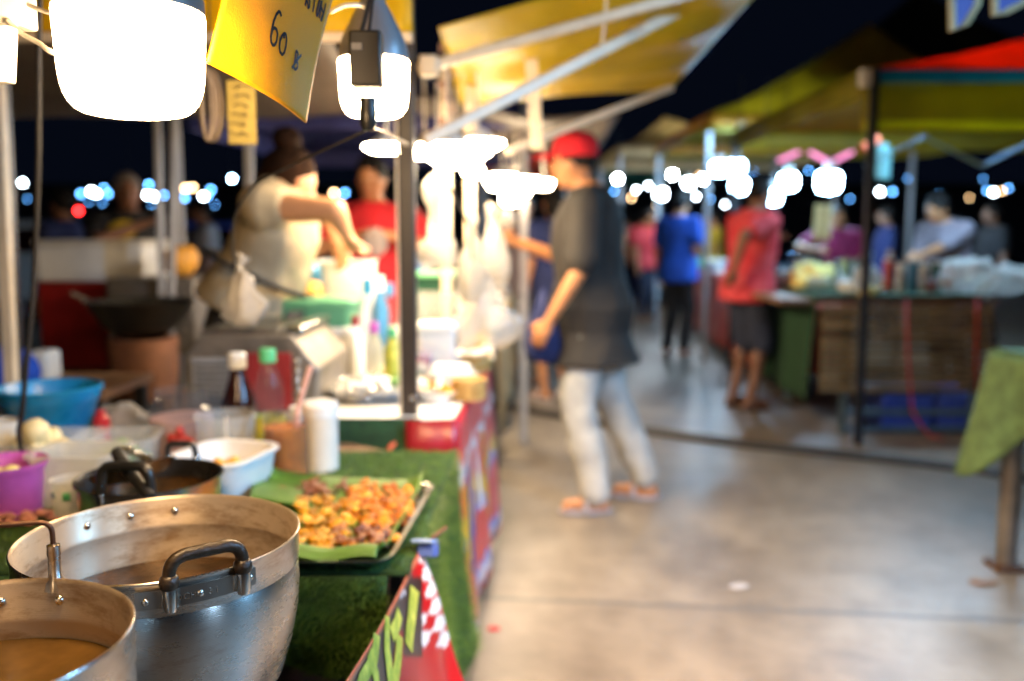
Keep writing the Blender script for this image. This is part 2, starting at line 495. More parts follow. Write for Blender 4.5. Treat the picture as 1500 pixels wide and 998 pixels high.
M['e_fill_bulb'] = emis('added_fill_bulb', (0.8, 0.9, 1.0), 330)

# concrete pavement: stained slabs with cast joints
m, nt, p, out = nodes('concrete'); M['concrete'] = m
n1 = noise_node(nt, 0.9, 8, None, 0.62); n2 = noise_node(nt, 7, 8); n3 = noise_node(nt, 140, 4)
r1 = ramp(nt, n1.outputs['Fac'], [(0.32, (0.115, 0.093, 0.070)), (0.5, (0.185, 0.155, 0.120)), (0.68, (0.255, 0.218, 0.172))])
r2 = ramp(nt, n2.outputs['Fac'], [(0.32, (0.72, 0.70, 0.68)), (0.6, (1.05, 1.04, 1.02))])
mx = nt.nodes.new('ShaderNodeMix'); mx.data_type = 'RGBA'; mx.blend_type = 'MULTIPLY'; mx.inputs[0].default_value = 1
nt.links.new(r1.outputs['Color'], mx.inputs[6]); nt.links.new(r2.outputs['Color'], mx.inputs[7])
tc = nt.nodes.new('ShaderNodeTexCoord'); mp = nt.nodes.new('ShaderNodeMapping'); mp.inputs['Rotation'].default_value = (0, 0, R(6)); mp.inputs['Location'].default_value = (0.0, -0.0, 0)
nt.links.new(tc.outputs['Object'], mp.inputs['Vector'])
sx = nt.nodes.new('ShaderNodeSeparateXYZ'); nt.links.new(mp.outputs['Vector'], sx.inputs['Vector'])
seams = []
for ax, off in (('X', -0.2), ('Y', -2.95)):
    a = nt.nodes.new('ShaderNodeMath'); a.operation = 'ADD'; a.inputs[1].default_value = off + 30
    wob = nt.nodes.new('ShaderNodeMath'); wob.operation = 'MULTIPLY_ADD'; wob.inputs[1].default_value = 0.05
    nt.links.new(n2.outputs['Fac'], wob.inputs[0]); nt.links.new(sx.outputs[ax], wob.inputs[2])
    nt.links.new(wob.outputs[0], a.inputs[0])
    pp = nt.nodes.new('ShaderNodeMath'); pp.operation = 'PINGPONG'; pp.inputs[1].default_value = 1.5
    nt.links.new(a.outputs[0], pp.inputs[0])
    ls = nt.nodes.new('ShaderNodeMapRange'); ls.inputs['From Min'].default_value = 0.008; ls.inputs['From Max'].default_value = 0.022
    nt.links.new(pp.outputs[0], ls.inputs['Value']); seams.append(ls)
mn = nt.nodes.new('ShaderNodeMath'); mn.operation = 'MINIMUM'
mn.inputs[0].default_value = 1.0; nt.links.new(seams[1].outputs[0], mn.inputs[1])
m2 = nt.nodes.new('ShaderNodeMix'); m2.data_type = 'RGBA'; m2.inputs[6].default_value = (0.10, 0.09, 0.08, 1)
nt.links.new(mn.outputs[0], m2.inputs[0]); nt.links.new(mx.outputs[2], m2.inputs[7])
nt.links.new(m2.outputs[2], p.inputs['Base Color'])
mr = nt.nodes.new('ShaderNodeMapRange'); mr.inputs['To Min'].default_value = 0.27; mr.inputs['To Max'].default_value = 0.52
nt.links.new(n1.outputs['Fac'], mr.inputs['Value']); nt.links.new(mr.outputs['Result'], p.inputs['Roughness'])
b = nt.nodes.new('ShaderNodeBump'); b.inputs['Strength'].default_value = 0.25; b.inputs['Distance'].default_value = 0.004
nt.links.new(n3.outputs['Fac'], b.inputs['Height']); nt.links.new(b.outputs['Normal'], p.inputs['Normal'])

# ---------------------------------------------------------------- camera, world
cam = bpy.data.cameras.new('camera'); co = bpy.data.objects.new('camera', cam); COL.objects.link(co)
co.location = (0, 0, H); co.rotation_euler = (PI / 2 - PITCH, 0, 0)
cam.sensor_width = 36; cam.lens = 36 * F / 1500; cam.clip_end = 500; cam.clip_start = 0.05
cam.dof.use_dof = True; cam.dof.focus_distance = 0.985; cam.dof.aperture_fstop = 2.15
S.camera = co
w = bpy.data.worlds.new('World'); S.world = w; w.use_nodes = True
nt = w.node_tree; bg = nt.nodes['Background']
bg.inputs['Color'].default_value = (0.0014, 0.0023, 0.0055, 1); bg.inputs['Strength'].default_value = 1.0
S.view_settings.view_transform = 'Standard'; S.view_settings.look = 'None'; S.view_settings.exposure = 0.1
S.cycles.use_denoising = True
S.cycles.sample_clamp_indirect = 6.0; S.cycles.max_bounces = 8; S.cycles.transparent_max_bounces = 16
S.cycles.caustics_reflective = False; S.cycles.caustics_refractive = False

def proj(P):
    d = P.y * CP - (P.z - H) * SP; u = P.y * SP + (P.z - H) * CP
    return CX + F * P.x / d, CY - F * u / d


def setmat(ob, m2, pred):
    ob.data.materials.append(m2)
    for f in ob.data.polygons:
        if pred(f): f.material_index = 1
    return ob


g = MB(); g.box((0, 20, -0.1), (120, 120, 0.2)); go = g.build('ground', M['concrete'])
go.data.transform(Matrix.Translation((0, 20, 0))); go.location = (0, 0, -0.2)
tag(go, 'worn concrete market pavement with cast joints', 'ground', kind='structure')
# ================================================================ the near stall
TZ = 0.69                                     # table top of the near stall
BR, CLIP = on(660, 676, TZ), on(612, 803, TZ)
dirE = (BR - CLIP) / (BR.y - CLIP.y)
YF, YB = 1.43, 2.42


def edge(Y):
    return CLIP + dirE * (Y - CLIP.y)


XL = -1.75
t = thing('market_table', 'near stall table of grey boards under green turf, pots in front', 'table', (-0.9, 1.9, 0))
g = MB(); e0, e1 = edge(YF), edge(2.22)
g.prism([(XL, YF + .01, TZ - .035), (e0.x - .04, YF + .01, TZ - .035), (e1.x - .04, 2.22, TZ - .035), (e1.x - .3, YB, TZ - .035), (XL, YB, TZ - .035)], (0, 0, .02)); g.build('table_top', M['wood'], t, bevel=.003)
for x, y in ((e0.x - .13, YF + .12), (e1.x - .14, 2.15), (XL + .1, YF + .12), (XL + .1, YB - .1)):
    g = MB(); g.bar((x, y, 0), (x, y, TZ - .035), .035); g.build('leg', M['darkpipe'], t, bevel=.003)
g = MB(); g.bar((XL + .1, YF + .12, .25), (e0.x - .13, YF + .12, .25), .025); g.build('stretcher', M['darkpipe'], t)

# the turf: top sheet, short front flap, long flared right flap
def turf_top(u, v):
    Y = YF + (2.26 - YF) * v
    x = XL + (edge(Y).x - XL) * u
    return V((x, Y, TZ - .004 + .004 * noise.noise(V((x * 4, Y * 4, 0)))))


def turf_front(u, v):
    x = XL + (edge(YF).x - .035 - XL) * u
    hang = .155 + .018 * math.sin(x * 17) + .02 * noise.noise(V((x * 9, 1, 2)))
    return V((x, YF - .012 - .02 * math.sin(v * 2) + .012 * math.sin(x * 14) * v, TZ - .004 - hang * v))


def turf_right(u, v):
    Y = CLIP.y + .06 + (2.24 - CLIP.y) * u
    b = edge(Y)
    hang = .50
    return V((b.x - .004 + (.012 + .028 * v ** 1.2) * v + .02 * v * math.sin(u * 9), Y - .03 * v, TZ - .004 - hang * v))


turf = thing('turf_cover', 'green artificial turf draped over the near table, long flap at its right corner', 'turf', (-.6, 1.8, TZ))
g = MB(); g.sheet(turf_top, 40, 24); g.build('top_sheet', M['turf'], turf, solid=.008)
g = MB(); g.sheet(turf_front, 60, 6); g.build('front_flap', M['turf'], turf, solid=.008)
g = MB(); g.sheet(turf_right, 24, 14); g.build('side_flap', M['turf'], turf, solid=.008)
g = MB(); rnd = random.Random(3)


def blades(fn, n, nrm, u0=0, u1=1, v0=0, v1=1, s=1.0):
    for _ in range(n):
        u, v = u0 + (u1 - u0) * rnd.random(), v0 + (v1 - v0) * rnd.random()
        q = fn(u, v); a = rnd.random() * 6.283
        d = V((math.cos(a), math.sin(a), 0)) * .0011 * s
        up = V(nrm) * (.010 + .008 * rnd.random()) * s + V((rnd.gauss(0, 1), rnd.gauss(0, 1), rnd.gauss(0, .5))) * .005 * s
        g.add([q - d, q + d, q + up], [(0, 1, 2)])


blades(turf_top, 26000, (0, 0, 1), .45, 1)
blades(turf_top, 6000, (0, 0, 1), 0, .45)
blades(turf_front, 12000, (0, -1, .1), .45, 1, s=1.5)
blades(turf_right, 12000, (1, -.2, .2), s=1.5)
tag(g.build('turf_pile', M['blade'], turf, sharp=180), kind='stuff')

# ---- pots
def find_theta(ctr, r, px, front=True, z=0.0):
    best = None
    for k in range(1440):
        a = 2 * PI * k / 1440
        q = V((ctr.x + r * math.cos(a), ctr.y + r * math.sin(a), ctr.z + z))
        isf = q.y < ctr.y
        if isf != front: continue
        d = abs(proj(q)[0] - px)
        if best is None or d < best[0]: best = (d, a)
    return best[1]


def cyl_pt(ctr, r, a, z):
    return V((ctr.x + r * math.cos(a), ctr.y + r * math.sin(a), ctr.z + z))


def round_path(pts, rad, n=6):
    out = [V(pts[0])]
    for i in range(1, len(pts) - 1):
        p, a, b = V(pts[i]), V(pts[i - 1]), V(pts[i + 1])
        u, w = (a - p).normalized(), (b - p).normalized()
        s0, s1 = p + u * rad, p + w * rad
        for k in range(n + 1):
            tt = k / n
            out.append(s0 * (1 - tt) ** 2 + p * 2 * tt * (1 - tt) + s1 * tt ** 2)
    out.append(V(pts[-1]))
    return out


def pot_shell(ctr, k, parent):
    prof = [(.001, -.222), (.104, -.221), (.124, -.210), (.1415, -.183), (.1545, -.14), (.1620, -.1), (.1646, -.066), (.1636, -.048), (.1622, -.0415), (.1618, -.0395), (.1648, -.0385), (.1652, -.0365), (.1650, -.004), (.1668, -.0022), (.1668, .0006), (.1655, .0016), (.1640, .0008), (.1625, -.003),
            (.1622, -.034), (.1600, -.038), (.1605, -.043), (.1625, -.050), (.1615, -.064), (.159, -.1), (.1515, -.14), (.1385, -.18), (.120, -.206), (.001, -.217)]
    g = MB(); g.lathe(ctr, [(r * k, z) for r, z in prof], 128)
    ob = g.build('pot_body', M['alu'], parent, sharp=50)
    o = wloc(parent)
    setmat(ob, M['alu_in'], lambda f: (f.center.x + o.x - ctr.x) * f.normal.x + (f.center.y + o.y - ctr.y) * f.normal.y < -1e-5 and f.center.z + o.z > ctr.z - .3 or f.normal.z > .6 and f.center.z + o.z < ctr.z - .1)
    return ob


def rivet(ctr, r, a, z, parent, rr=.0048, out=1):
    d = V((math.cos(a), math.sin(a), 0)) * out
    u, n, d = frame(d)
    Mx = Matrix((u, n, d)).transposed()
    g = MB(); g.ell(cyl_pt(ctr, r, a, z), (rr, rr, rr * .7), Mx, 16, 8)
    return g.build('rivet', M['rivet'], parent, sharp=180)


def text_mesh(body, size, ext):
    cu = bpy.data.curves.new('txt', 'FONT'); cu.body = body; cu.size = size; cu.extrude = ext; cu.align_x = 'CENTER'; cu.align_y = 'CENTER'
    ob = bpy.data.objects.new('txt', cu); COL.objects.link(ob)
    dg = bpy.context.evaluated_depsgraph_get(); me = bpy.data.meshes.new_from_object(ob.evaluated_get(dg))
    vs = [V(v.co) for v in me.vertices]; fs = [tuple(f.vertices) for f in me.polygons]
    bpy.data.objects.remove(ob); bpy.data.curves.remove(cu); bpy.data.meshes.remove(me)
    return vs, fs


C1 = V((-.434, 1.062, .882)); K1 = 1.0
pot = thing('stock_pot', 'big dented aluminium stock pot with brown loop handle on riveted bracket', 'cooking pot', (C1.x, C1.y, C1.z - .215))
pot_shell(C1, K1, pot)
aL, aR = find_theta(C1, .166, 248, z=-.012), find_theta(C1, .166, 350, z=-.012)
a0, a1 = find_theta(C1, .166, 198, z=-.02), find_theta(C1, .166, 373, z=-.012)
am = (aL + aR) / 2
g = MB()                                       # bracket strip hugging the collar
rings = []
for k in range(25):
    a = a0 + (a1 - a0) * k / 24
    zt, zb = -.0075, -.0275
    rings.append([cyl_pt(C1, .1652, a, zb), cyl_pt(C1, .1682, a, zb), cyl_pt(C1, .1682, a, zt), cyl_pt(C1, .1652, a, zt)])
g.loft(rings)
br = g.build('bracket', M['plate'], pot, sharp=30)
for a in (aL, aR):                             # folded lugs that carry the grip
    g = MB()
    for da in (-.040, .040):
        p0, p1 = cyl_pt(C1, .1668, a + da * 1.5, -.009), cyl_pt(C1, .1668, a + da * 1.5, -.026)
        q0, q1 = cyl_pt(C1, .179, a + da * .75, -.006), cyl_pt(C1, .179, a + da * .75, -.026)
        g.prism([p0, p1, q1, q0], V((-math.sin(a), math.cos(a), 0)) * .0015)
    g.lathe(cyl_pt(C1, .174, a, 0), [(.0062, -.030), (.0075, -.024), (.0078, -.006), (.007, -.002)], 16)
    g.build('lug', M['rivet'], br)
for px, dz in ((213, -.019), (293, -.018), (365, -.017)):
    rivet(C1, .1682, find_theta(C1, .166, px, z=-.017), dz, br, .0042)
hp = lambda a, z, r=.174: cyl_pt(C1, r, a, z)
top = .029
g = MB()
pts = [hp(aL, .0), hp(aL, top), hp(am, top, .176), hp(aR, top), hp(aR, .0)]
pth = round_path([pts[0], pts[1], pts[3], pts[4]], .022, 8)
g.tube(pth, .0072, 16)
for a in (aL, aR):
    g.lathe(hp(a, .002), [(.0072, -.008), (.0098, -.005), (.0105, 0), (.0098, .005), (.0072, .008)], 20)
g.build('handle', M['bakelite'], pot, sharp=60)
for body, pa, s in (('OCH', (262, 273, 284), .0095), ('31', (308, 318), .0095)):   # stamped marks
    g = MB()
    for ch, px in zip(body, pa):
        a = find_theta(C1, .166, px - 1, z=-.018)
        o = cyl_pt(C1, .1684, a, -.0185); tx = V((-math.sin(a), math.cos(a), 0))
        if tx.x < 0: tx = -tx
        nn = V((math.cos(a), math.sin(a), 0)); vs, fs = text_mesh(ch, s, .0006)
        g.add([o + tx * q.x + V((0, 0, 1)) * q.y + nn * q.z for q in vs], fs)
    g.build('stamped_mark', M['rivet'], br, sharp=180)
for px, zz in ((128, -.020), (191, -.020), (256, -.020)):
    rivet(C1, .1622, find_theta(C1, .162, px, False, zz), zz, pot, .0052, -1)
g = MB(); g.lathe(C1 + V((0, 0, -.088)), [(.001, 0), (.08, .0), (.152, 0), (.1568, .0006), (.157, -.004), (.001, -.005)], 96)
tag(g.build('broth', M['broth']), 'dark brown broth low inside the big stock pot', 'broth')

C2, K2 = V((-.4675, .716, .908)), .823
pot2 = thing('soup_pot', 'smaller aluminium soup pot with thin brown wire handle in the bottom corner', 'cooking pot', (C2.x, C2.y, C2.z - .19))
pot_shell(C2, K2, pot2)
a1 = find_theta(C2, .14, 80, False); q = cyl_pt(C2, .1415, a1, 0)
a2 = a1 + .85; q2 = cyl_pt(C2, .1415, a2, 0)
hd = MB(); pth = round_path([q + V((0, 0, .012)), q + V((0, 0, .058)), q2 + V((0, 0, .062)), q2 + V((0, 0, .012))], .013, 6)
hd.tube(pth, .0026, 10); hw = hd.build('handle', M['rust'], pot2, sharp=60)
for qq in (q, q2):
    g = MB(); g.lathe(qq, [(.011, -.012), (.0098, -.004), (.0062, .002), (.0058, .022), (.0066, .024), (.0062, .034), (.0035, .035)], 18); g.build('ferrule', M['alu'], hw)
for px in (86, 0, -70):
    rivet(C2, .1335, find_theta(C2, .133, px, False, -.02), -.020, pot2, .0055, -1)
g = MB(); g.lathe(C2 + V((0, 0, -.060)), [(.001, 0), (.08, 0), (.128, 0), (.1325, .0008), (.1325, -.004), (.001, -.005)], 80)
tag(g.build('broth', M['broth2']), 'oily tan broth filling the smaller soup pot', 'broth')
for ctr, k, lb in ((C1, 1.0, 'black iron burner stand under the big stock pot'), (C2, .823, 'black iron burner stand under the smaller soup pot')):
    zb = ctr.z - .222 * k - .004
    t = thing('burner_stand', lb, 'stove', (ctr.x, ctr.y, 0), 'burner stands under the pots')
    g = MB(); g.lathe((ctr.x, ctr.y, zb), [(.085, -.02), (.1, -.02), (.1, 0), (.085, 0), (.085, -.02)], 32, caps=False); g.build('ring', M['black'], t)
    for j in range(4):
        a = PI / 4 + j * PI / 2; d = V((math.cos(a), math.sin(a), 0))
        g = MB(); g.bar(V((ctr.x, ctr.y, zb - .01)) + d * .092, V((ctr.x, ctr.y, 0)) + d * .115, .018); g.build('leg', M['black'], t)

# ---- printed vinyl banner hung from the clip towards the camera
P1, P2 = on(606, 806, TZ), at(486, 1020, 1.06)
P1 = V((P1.x + .012, P1.y, TZ + .006)); P2 = P2 + V((.006, 0, 0))
L = (P2 - P1)


def ban(u, v):
    p = P1 + L * u
    fl = .115 * v * (1 - .55 * u) + .012 * math.sin(u * 15 + v * 3) * v
    fold = .012 * math.exp(-((u - .06) / .06) ** 2) * math.sin(v * 9)
    return V((p.x + fl + fold, p.y + .02 * v * (1 - u), p.z - .42 * v - .012 * math.sin(u * PI)))


t = thing('vinyl_banner', 'brown and red vinyl banner with lime lettering hung from a blue clip', 'banner', (P1.x, P1.y, TZ))
m, nt, p, out = nodes('banner_print'); M['banner'] = m      # brown field, red bottom and white checks, printed by position along the cloth
tc = nt.nodes.new('ShaderNodeUVMap') if False else nt.nodes.new('ShaderNodeAttribute'); tc.attribute_name = 'print'
nt.links.new(tc.outputs['Color'], p.inputs['Base Color']); p.inputs['Roughness'].default_value = 0.28; p.inputs['Specular IOR Level'].default_value = .6
g = MB(); NU, NV = 110, 80; g.sheet(ban, NU, NV); bo = g.build('vinyl_sheet', M['banner'], t, solid=.0012)
at_ = bo.data.color_attributes.new('print', 'FLOAT_COLOR', 'POINT')
for j in range(NV + 1):
    for i in range(NU + 1):
        u, v = i / NU, j / NV
        px, py = proj(ban(u, v))
        col = (.060, .034, .030)
        if px > 578 + (py - 950) * -.15 and py > 925: col = (.42, .006, .010)
        if px > 604 + (py - 850) * .06:
            col = (.48, .010, .012)
            ch = (int((px - 604) / 15 + (py - 800) / 40) + int((py - 800) / 25)) % 2
            if ch and py < 948: col = (.78, .72, .68)
        if 590 < px < 618 and 846 < py < 962: col = (.05, .022, .018)
        if abs((px - 582) / 13) + abs((py - 868) / 12) < 1: col = (.66, .58, .60)
        if v < .025: col = (.42, .12, .06)
        at_.data[j * (NU + 1) + i].color = (*col, 1)


def stroke(fn, pts, wd, nrm_off, name, mat_, parent, n=16):
    """a flat ribbon of lettering lying on a curved sheet"""
    q = []
    for (u0, v0), (u1, v1) in zip(pts[:-1], pts[1:]):
        for k in range(n):
            q.append((u0 + (u1 - u0) * k / n, v0 + (v1 - v0) * k / n))
    q.append(pts[-1])
    g = MB(); vs = []
    for i, (u, v) in enumerate(q):
        a, b = q[max(i - 1, 0)], q[min(i + 1, len(q) - 1)]
        d = V((b[0] - a[0], b[1] - a[1])).normalized() if (a != b) else V((1, 0))
        for s in (-1, 1):
            uu, vv = u - d.y * wd * s, v + d.x * wd * s
            pt = fn(uu, vv); e = .004
            n_ = (fn(uu + e, vv) - pt).cross(fn(uu, vv + e) - pt).normalized()
            vs.append(pt + n_ * nrm_off)
    g.add(vs, [(2 * i, 2 * i + 1, 2 * i + 3, 2 * i + 2) for i in range(len(q) - 1)])
    return g


GR_ = [(proj(ban(i / 90, j / 70)), i / 90, j / 70) for i in range(91) for j in range(71)]


def ban_uv(px, py):
    q = min(GR_, key=lambda e: (e[0][0] - px) ** 2 + (e[0][1] - py) ** 2); return q[1], q[2]


nb_ = (ban(.304, .3) - ban(.3, .3)).cross(ban(.3, .304) - ban(.3, .3)); BN = .0022 if nb_.dot(co.location - ban(.3, .3)) > 0 else -.0022
lt = MB()
for s, wd in (([(604, 862), (601, 905), (597, 948)], .042), ([(583, 898), (578, 915), (572, 930)], .03), ([(561, 902), (564, 950), (569, 1000), (570, 1040)], .024), ([(585, 930), (580, 960), (575, 1000), (570, 1040)], .03), ([(549, 930), (545, 965), (528, 998), (520, 1030)], .03), ([(541, 955), (548, 990), (552, 1030)], .024)):
    kk = stroke(ban, [ban_uv(*q) for q in s], wd, BN, '', None, None); lt.add(kk.v, kk.f)
lt.build('lettering', M['lime'], bo, sharp=180)
t = thing('binder_clip', 'blue plastic clip pinching the banner to the table corner', 'clip', P1 + V((0, 0, -.01)))
u = V((L.x, L.y, 0)).normalized(); n_ = V((-u.y, u.x, 0))
Mx = Matrix((u, n_, V((0, 0, 1)))).transposed() @ Matrix.Rotation(R(-18), 3, 'Y')
g = MB(); g.box(P1 + V((.008, -.004, .012)), (.05, .040, .007), M=Mx); g.build('clip_plate', mat('clip_blue', (.20, .32, .62), .3, 0, .1), t, bevel=.002)
g = MB(); g.box(P1 + V((.014, .0, -.006)), (.045, .03, .022), M=Mx); g.build('clip_jaw', mat('clip_jaw_blue', (.06, .12, .42), .4, 0, .1), t, bevel=.002)
g = MB(); g.tube([P1 + V((.02, .01, .012)), P1 + V((.045, .03, .026))], .004, 8); g.build('clip_peg', M['rust'], t)

# ---- tray with banana leaf and fried pieces
tz = TZ + .006
Tc = [on(640, 708, tz + .02), on(572, 824, tz + .02), on(352, 826, tz + .02), on(384, 694, tz + .02)]


def tray_pt(u, v):                             # u along left-right, v near-far
    a = Tc[2] * (1 - u) + Tc[1] * u
    b = Tc[3] * (1 - u) + Tc[0] * u
    return a * (1 - v) + b * v


def rr_loop(ins, z, rad=.10, n=6):
    out = []
    for (cx, cy, s0) in ((1, 0, -90), (1, 1, 0), (0, 1, 90), (0, 0, 180)):
        for k in range(n + 1):
            a = R(s0 + 90 * k / n)
            u = (1 - ins - rad if cx else ins + rad) + rad * math.cos(a)
            v = (1 - ins - rad if cy else ins + rad) + rad * math.sin(a)
            q = tray_pt(u, v); out.append(V((q.x, q.y, z)))
    return out


g = MB(); g.loft([rr_loop(.07, tz - .001), rr_loop(.06, tz + .001), rr_loop(.03, tz + .019), rr_loop(0, tz + .021), rr_loop(0, tz + .0225), rr_loop(.034, tz + .0205), rr_loop(.065, tz + .0035), rr_loop(.09, tz + .002)])
tag(g.build('serving_tray', M['steel']), 'shallow steel tray with rounded rim holding fried food on leaf', 'tray')


def leaf1(u, v):
    q = tray_pt(.05 + .88 * u, .06 + .92 * v)
    edgeup = .020 * max(abs(u - .5) * 2 - .82, 0) / .18 + .020 * max(abs(v - .5) * 2 - .82, 0) / .18
    return V((q.x, q.y, tz + .006 + edgeup + .003 * noise.noise(V((u * 5, v * 5, 1)))))


def leaf2(u, v):
    q = tray_pt(.20 + .70 * u, .015 + .10 * v)
    return V((q.x, q.y, tz + .024 + .012 * math.sin(v * PI) + .004 * math.sin(u * 9)))


def leaf3(u, v):
    q = tray_pt(-.03 + .30 * u, .60 + .42 * v)
    return V((q.x, q.y, tz + .018 + .012 * (1 - u) + .004 * math.sin(v * 7)))


t = thing('banana_leaf', 'green banana leaf lining the steel tray, front edge folded over', 'leaf', (Tc[1] + Tc[3]) / 2)
for f_, nm in ((leaf1, 'leaf_blade'), (leaf2, 'folded_edge'), (leaf3, 'torn_strip')):
    g = MB(); g.sheet(f_, 30, 16); g.build(nm, M['leaf'], t, solid=.0012)


def piece(kind, seed):
    g = MB()
    if kind == 'slice':
        g.ell((0, 0, 0), (.019, .009, .007), None, 14, 9)
    else:
        g.ell((0, 0, 0), (.0125, .0105, .0085), None, 14, 10)
    g.jitter(.007, 70, seed); g.jitter(.003, 190, seed + 3)
    return g


protos = {}
spots = []
fr = random.Random(5)
for kind, n, (x0, x1, y0, y1), mt in (('gold', 150, (392, 512, 728, 806), 'gold'), ('orange', 160, (508, 606, 706, 770), 'orange'), ('gold', 26, (500, 575, 726, 762), 'gold'), ('brown', 56, (486, 580, 772, 802), 'brown'), ('orange', 16, (436, 588, 766, 804), 'orange'), ('slice', 24, (432, 512, 700, 722), 'brown'), ('slice', 4, (394, 416, 716, 730), 'brown')):
    k = 0
    while k < n:
        px, py = fr.uniform(x0, x1), fr.uniform(y0, y1)
        ex, ey = (px - (x0 + x1) / 2) / ((x1 - x0) / 2), (py - (y0 + y1) / 2) / ((y1 - y0) / 2)
        if ex * ex + ey * ey > 1.15: continue
        h = max(0, 1 - (ex * ex + ey * ey) ** .5) * .020
        q = on(px, py, tz + .016 + h * fr.random())
        spots.append((kind, mt, q)); k += 1
names = {'gold': ('fried_chicken_bite', 'golden fried bite heaped on the banana leaf', 'golden fried bites on the leaf'), 'orange': ('fried_skin_piece', 'orange crispy fried piece heaped at the right of the leaf', 'orange fried pieces on the leaf'),
         'brown': ('fried_sausage_piece', 'dark red brown fried piece along the front of the leaf', 'dark fried pieces on the leaf'), 'slice': ('roasted_meat_slice', 'brown roasted meat slice at the back of the leaf', 'brown meat slices on the leaf')}
for i, (kind, mt, q) in enumerate(spots):
    nm, lb, gp = names[kind]
    key = (kind, i % 6)
    if key not in protos:
        o = piece(kind, i * 3.7 + 1).build(nm, M[mt], sharp=180); tag(o, lb, 'fried food', gp); protos[key] = o
    else:
        o = protos[key].copy(); COL.objects.link(o)
    o.location = q - V((0, 0, .006)); o.rotation_euler = (fr.uniform(-.6, .6), fr.uniform(-.6, .6), fr.uniform(0, 6.28)); k = fr.uniform(.45, .95); o.scale = (k * fr.uniform(.9, 1.5), k, k * fr.uniform(.55, 1))


# ---- containers on the table (px, Y -> base centre)
def base(px, Y, z=TZ):
    return V((at(px, 650, Y).x, Y, z))


def rrect(cx, cy, w, d, rad, z, rz=0.0, n=5):
    out = []
    for sx_, sy_, s0 in ((1, -1, -90), (1, 1, 0), (-1, 1, 90), (-1, -1, 180)):
        for k in range(n + 1):
            a = R(s0 + 90 * k / n)
            x = sx_ * (w / 2 - rad) + rad * math.cos(a); y = sy_ * (d / 2 - rad) + rad * math.sin(a)
            out.append(V((cx + x * math.cos(rz) - y * math.sin(rz), cy + x * math.sin(rz) + y * math.cos(rz), z)))
    return out


def tub(ctr, w, d, h, rad, parent, mt, name='tub_body', taper=.82, rim=.008, rz=0.0, th=.004):
    rs = []
    for k, z in ((taper, 0), (taper + .03, .004), (1, h - .006)):
        rs.append(rrect(ctr.x, ctr.y, w * k, d * k, rad * k, ctr.z + z, rz))
    rs.append(rrect(ctr.x, ctr.y, w + rim * 2, d + rim * 2, rad + rim, ctr.z + h - .006, rz))
    rs.append(rrect(ctr.x, ctr.y, w + rim * 2, d + rim * 2, rad + rim, ctr.z + h, rz))
    rs.append(rrect(ctr.x, ctr.y, w - th * 2, d - th * 2, rad, ctr.z + h, rz))
    rs.append(rrect(ctr.x, ctr.y, w * taper - th, d * taper - th, rad * taper, ctr.z + .006, rz))
    g = MB(); g.loft(rs); return g.build(name, mt, parent, sharp=40)


def heap(ctr, rx, ry, h, n, rp, seed, name, mt, label, cat='food', flat=1.0, jit=.3):
    r_ = random.Random(seed); g = MB()
    for _ in range(n):
        a, q = r_.random() * 6.283, r_.random() ** .5
        x, y = rx * q * math.cos(a), ry * q * math.sin(a)
        i0 = len(g.v); k = r_.uniform(.7, 1.25)
        g.ell(V(ctr) + V((x, y, h * (1 - q * q) * r_.uniform(.4, 1))), (rp * k, rp * k * r_.uniform(.7, 1.2), rp * k * flat), Matrix.Rotation(r_.random() * 6, 3, 'Z') @ Matrix.Rotation(r_.uniform(-.5, .5), 3, 'X'), 10, 7)
        g.jitter(rp * jit, 1.0 / rp, seed + a, i0)
    o = g.build(name, mt, sharp=180)
    return tag(o, label, cat)


def lathe_obj(name, label, cat, ctr, parts, group=None):
    t = thing(name, label, cat, ctr, group)
    for nm, prof, mt in parts:
        g = MB(); g.lathe(ctr, prof, 40); g.build(nm, M[mt], t, sharp=40)
    return t


# blue bowl
q = base(77, 2.2); rz_ = ZP(566, 2.2) - q.z; rr = W(72, 2.2)
t = thing('plastic_bowl', 'large turquoise blue plastic bowl with thick rim behind the near pots', 'bowl', q)
g = MB(); g.lathe(q, [(.001, .0), (rr * .55, 0), (rr * .60, .006), (rr * .90, rz_ - .035), (rr * .93, rz_ - .032), (rr * .95, rz_ - .012), (rr, rz_ - .010), (rr * 1.01, rz_), (rr * .97, rz_ + .002), (rr * .93, rz_ - .004), (rr * .86, rz_ - .05), (rr * .55, .012), (.001, .01)], 56); g.build('bowl_body', M['blue'], t, sharp=50)
heap(q + V((0, 0, rz_ * .55)), rr * .55, rr * .55, .05, 14, .025, 2, 'soaking_meat', M['meat'], 'pinkish meat pieces lying in the blue bowl')
# pink tub
q = base(2, 1.72); hh = ZP(676, 1.72) - q.z; rr = W(61, 1.72)
t = thing('plastic_tub', 'pink plastic tub with flared rim at the left edge of the turf', 'tub', q)
g = MB(); g.lathe(q, [(.001, 0), (rr * .72, 0), (rr * .78, .006), (rr * .88, hh - .02), (rr * .9, hh - .018), (rr, hh - .002), (rr * 1.0, hh), (rr * .9, hh - .006), (rr * .84, hh - .02), (rr * .74, .01), (.001, .008)], 48); g.build('tub_body', M['pink'], t, sharp=50)
heap(q + V((-.01, 0, hh * .62)), rr * .55, rr * .5, .02, 9, .018, 7, 'peeled_garlic', M['yfruit'], 'yellow peeled cloves inside the pink tub')
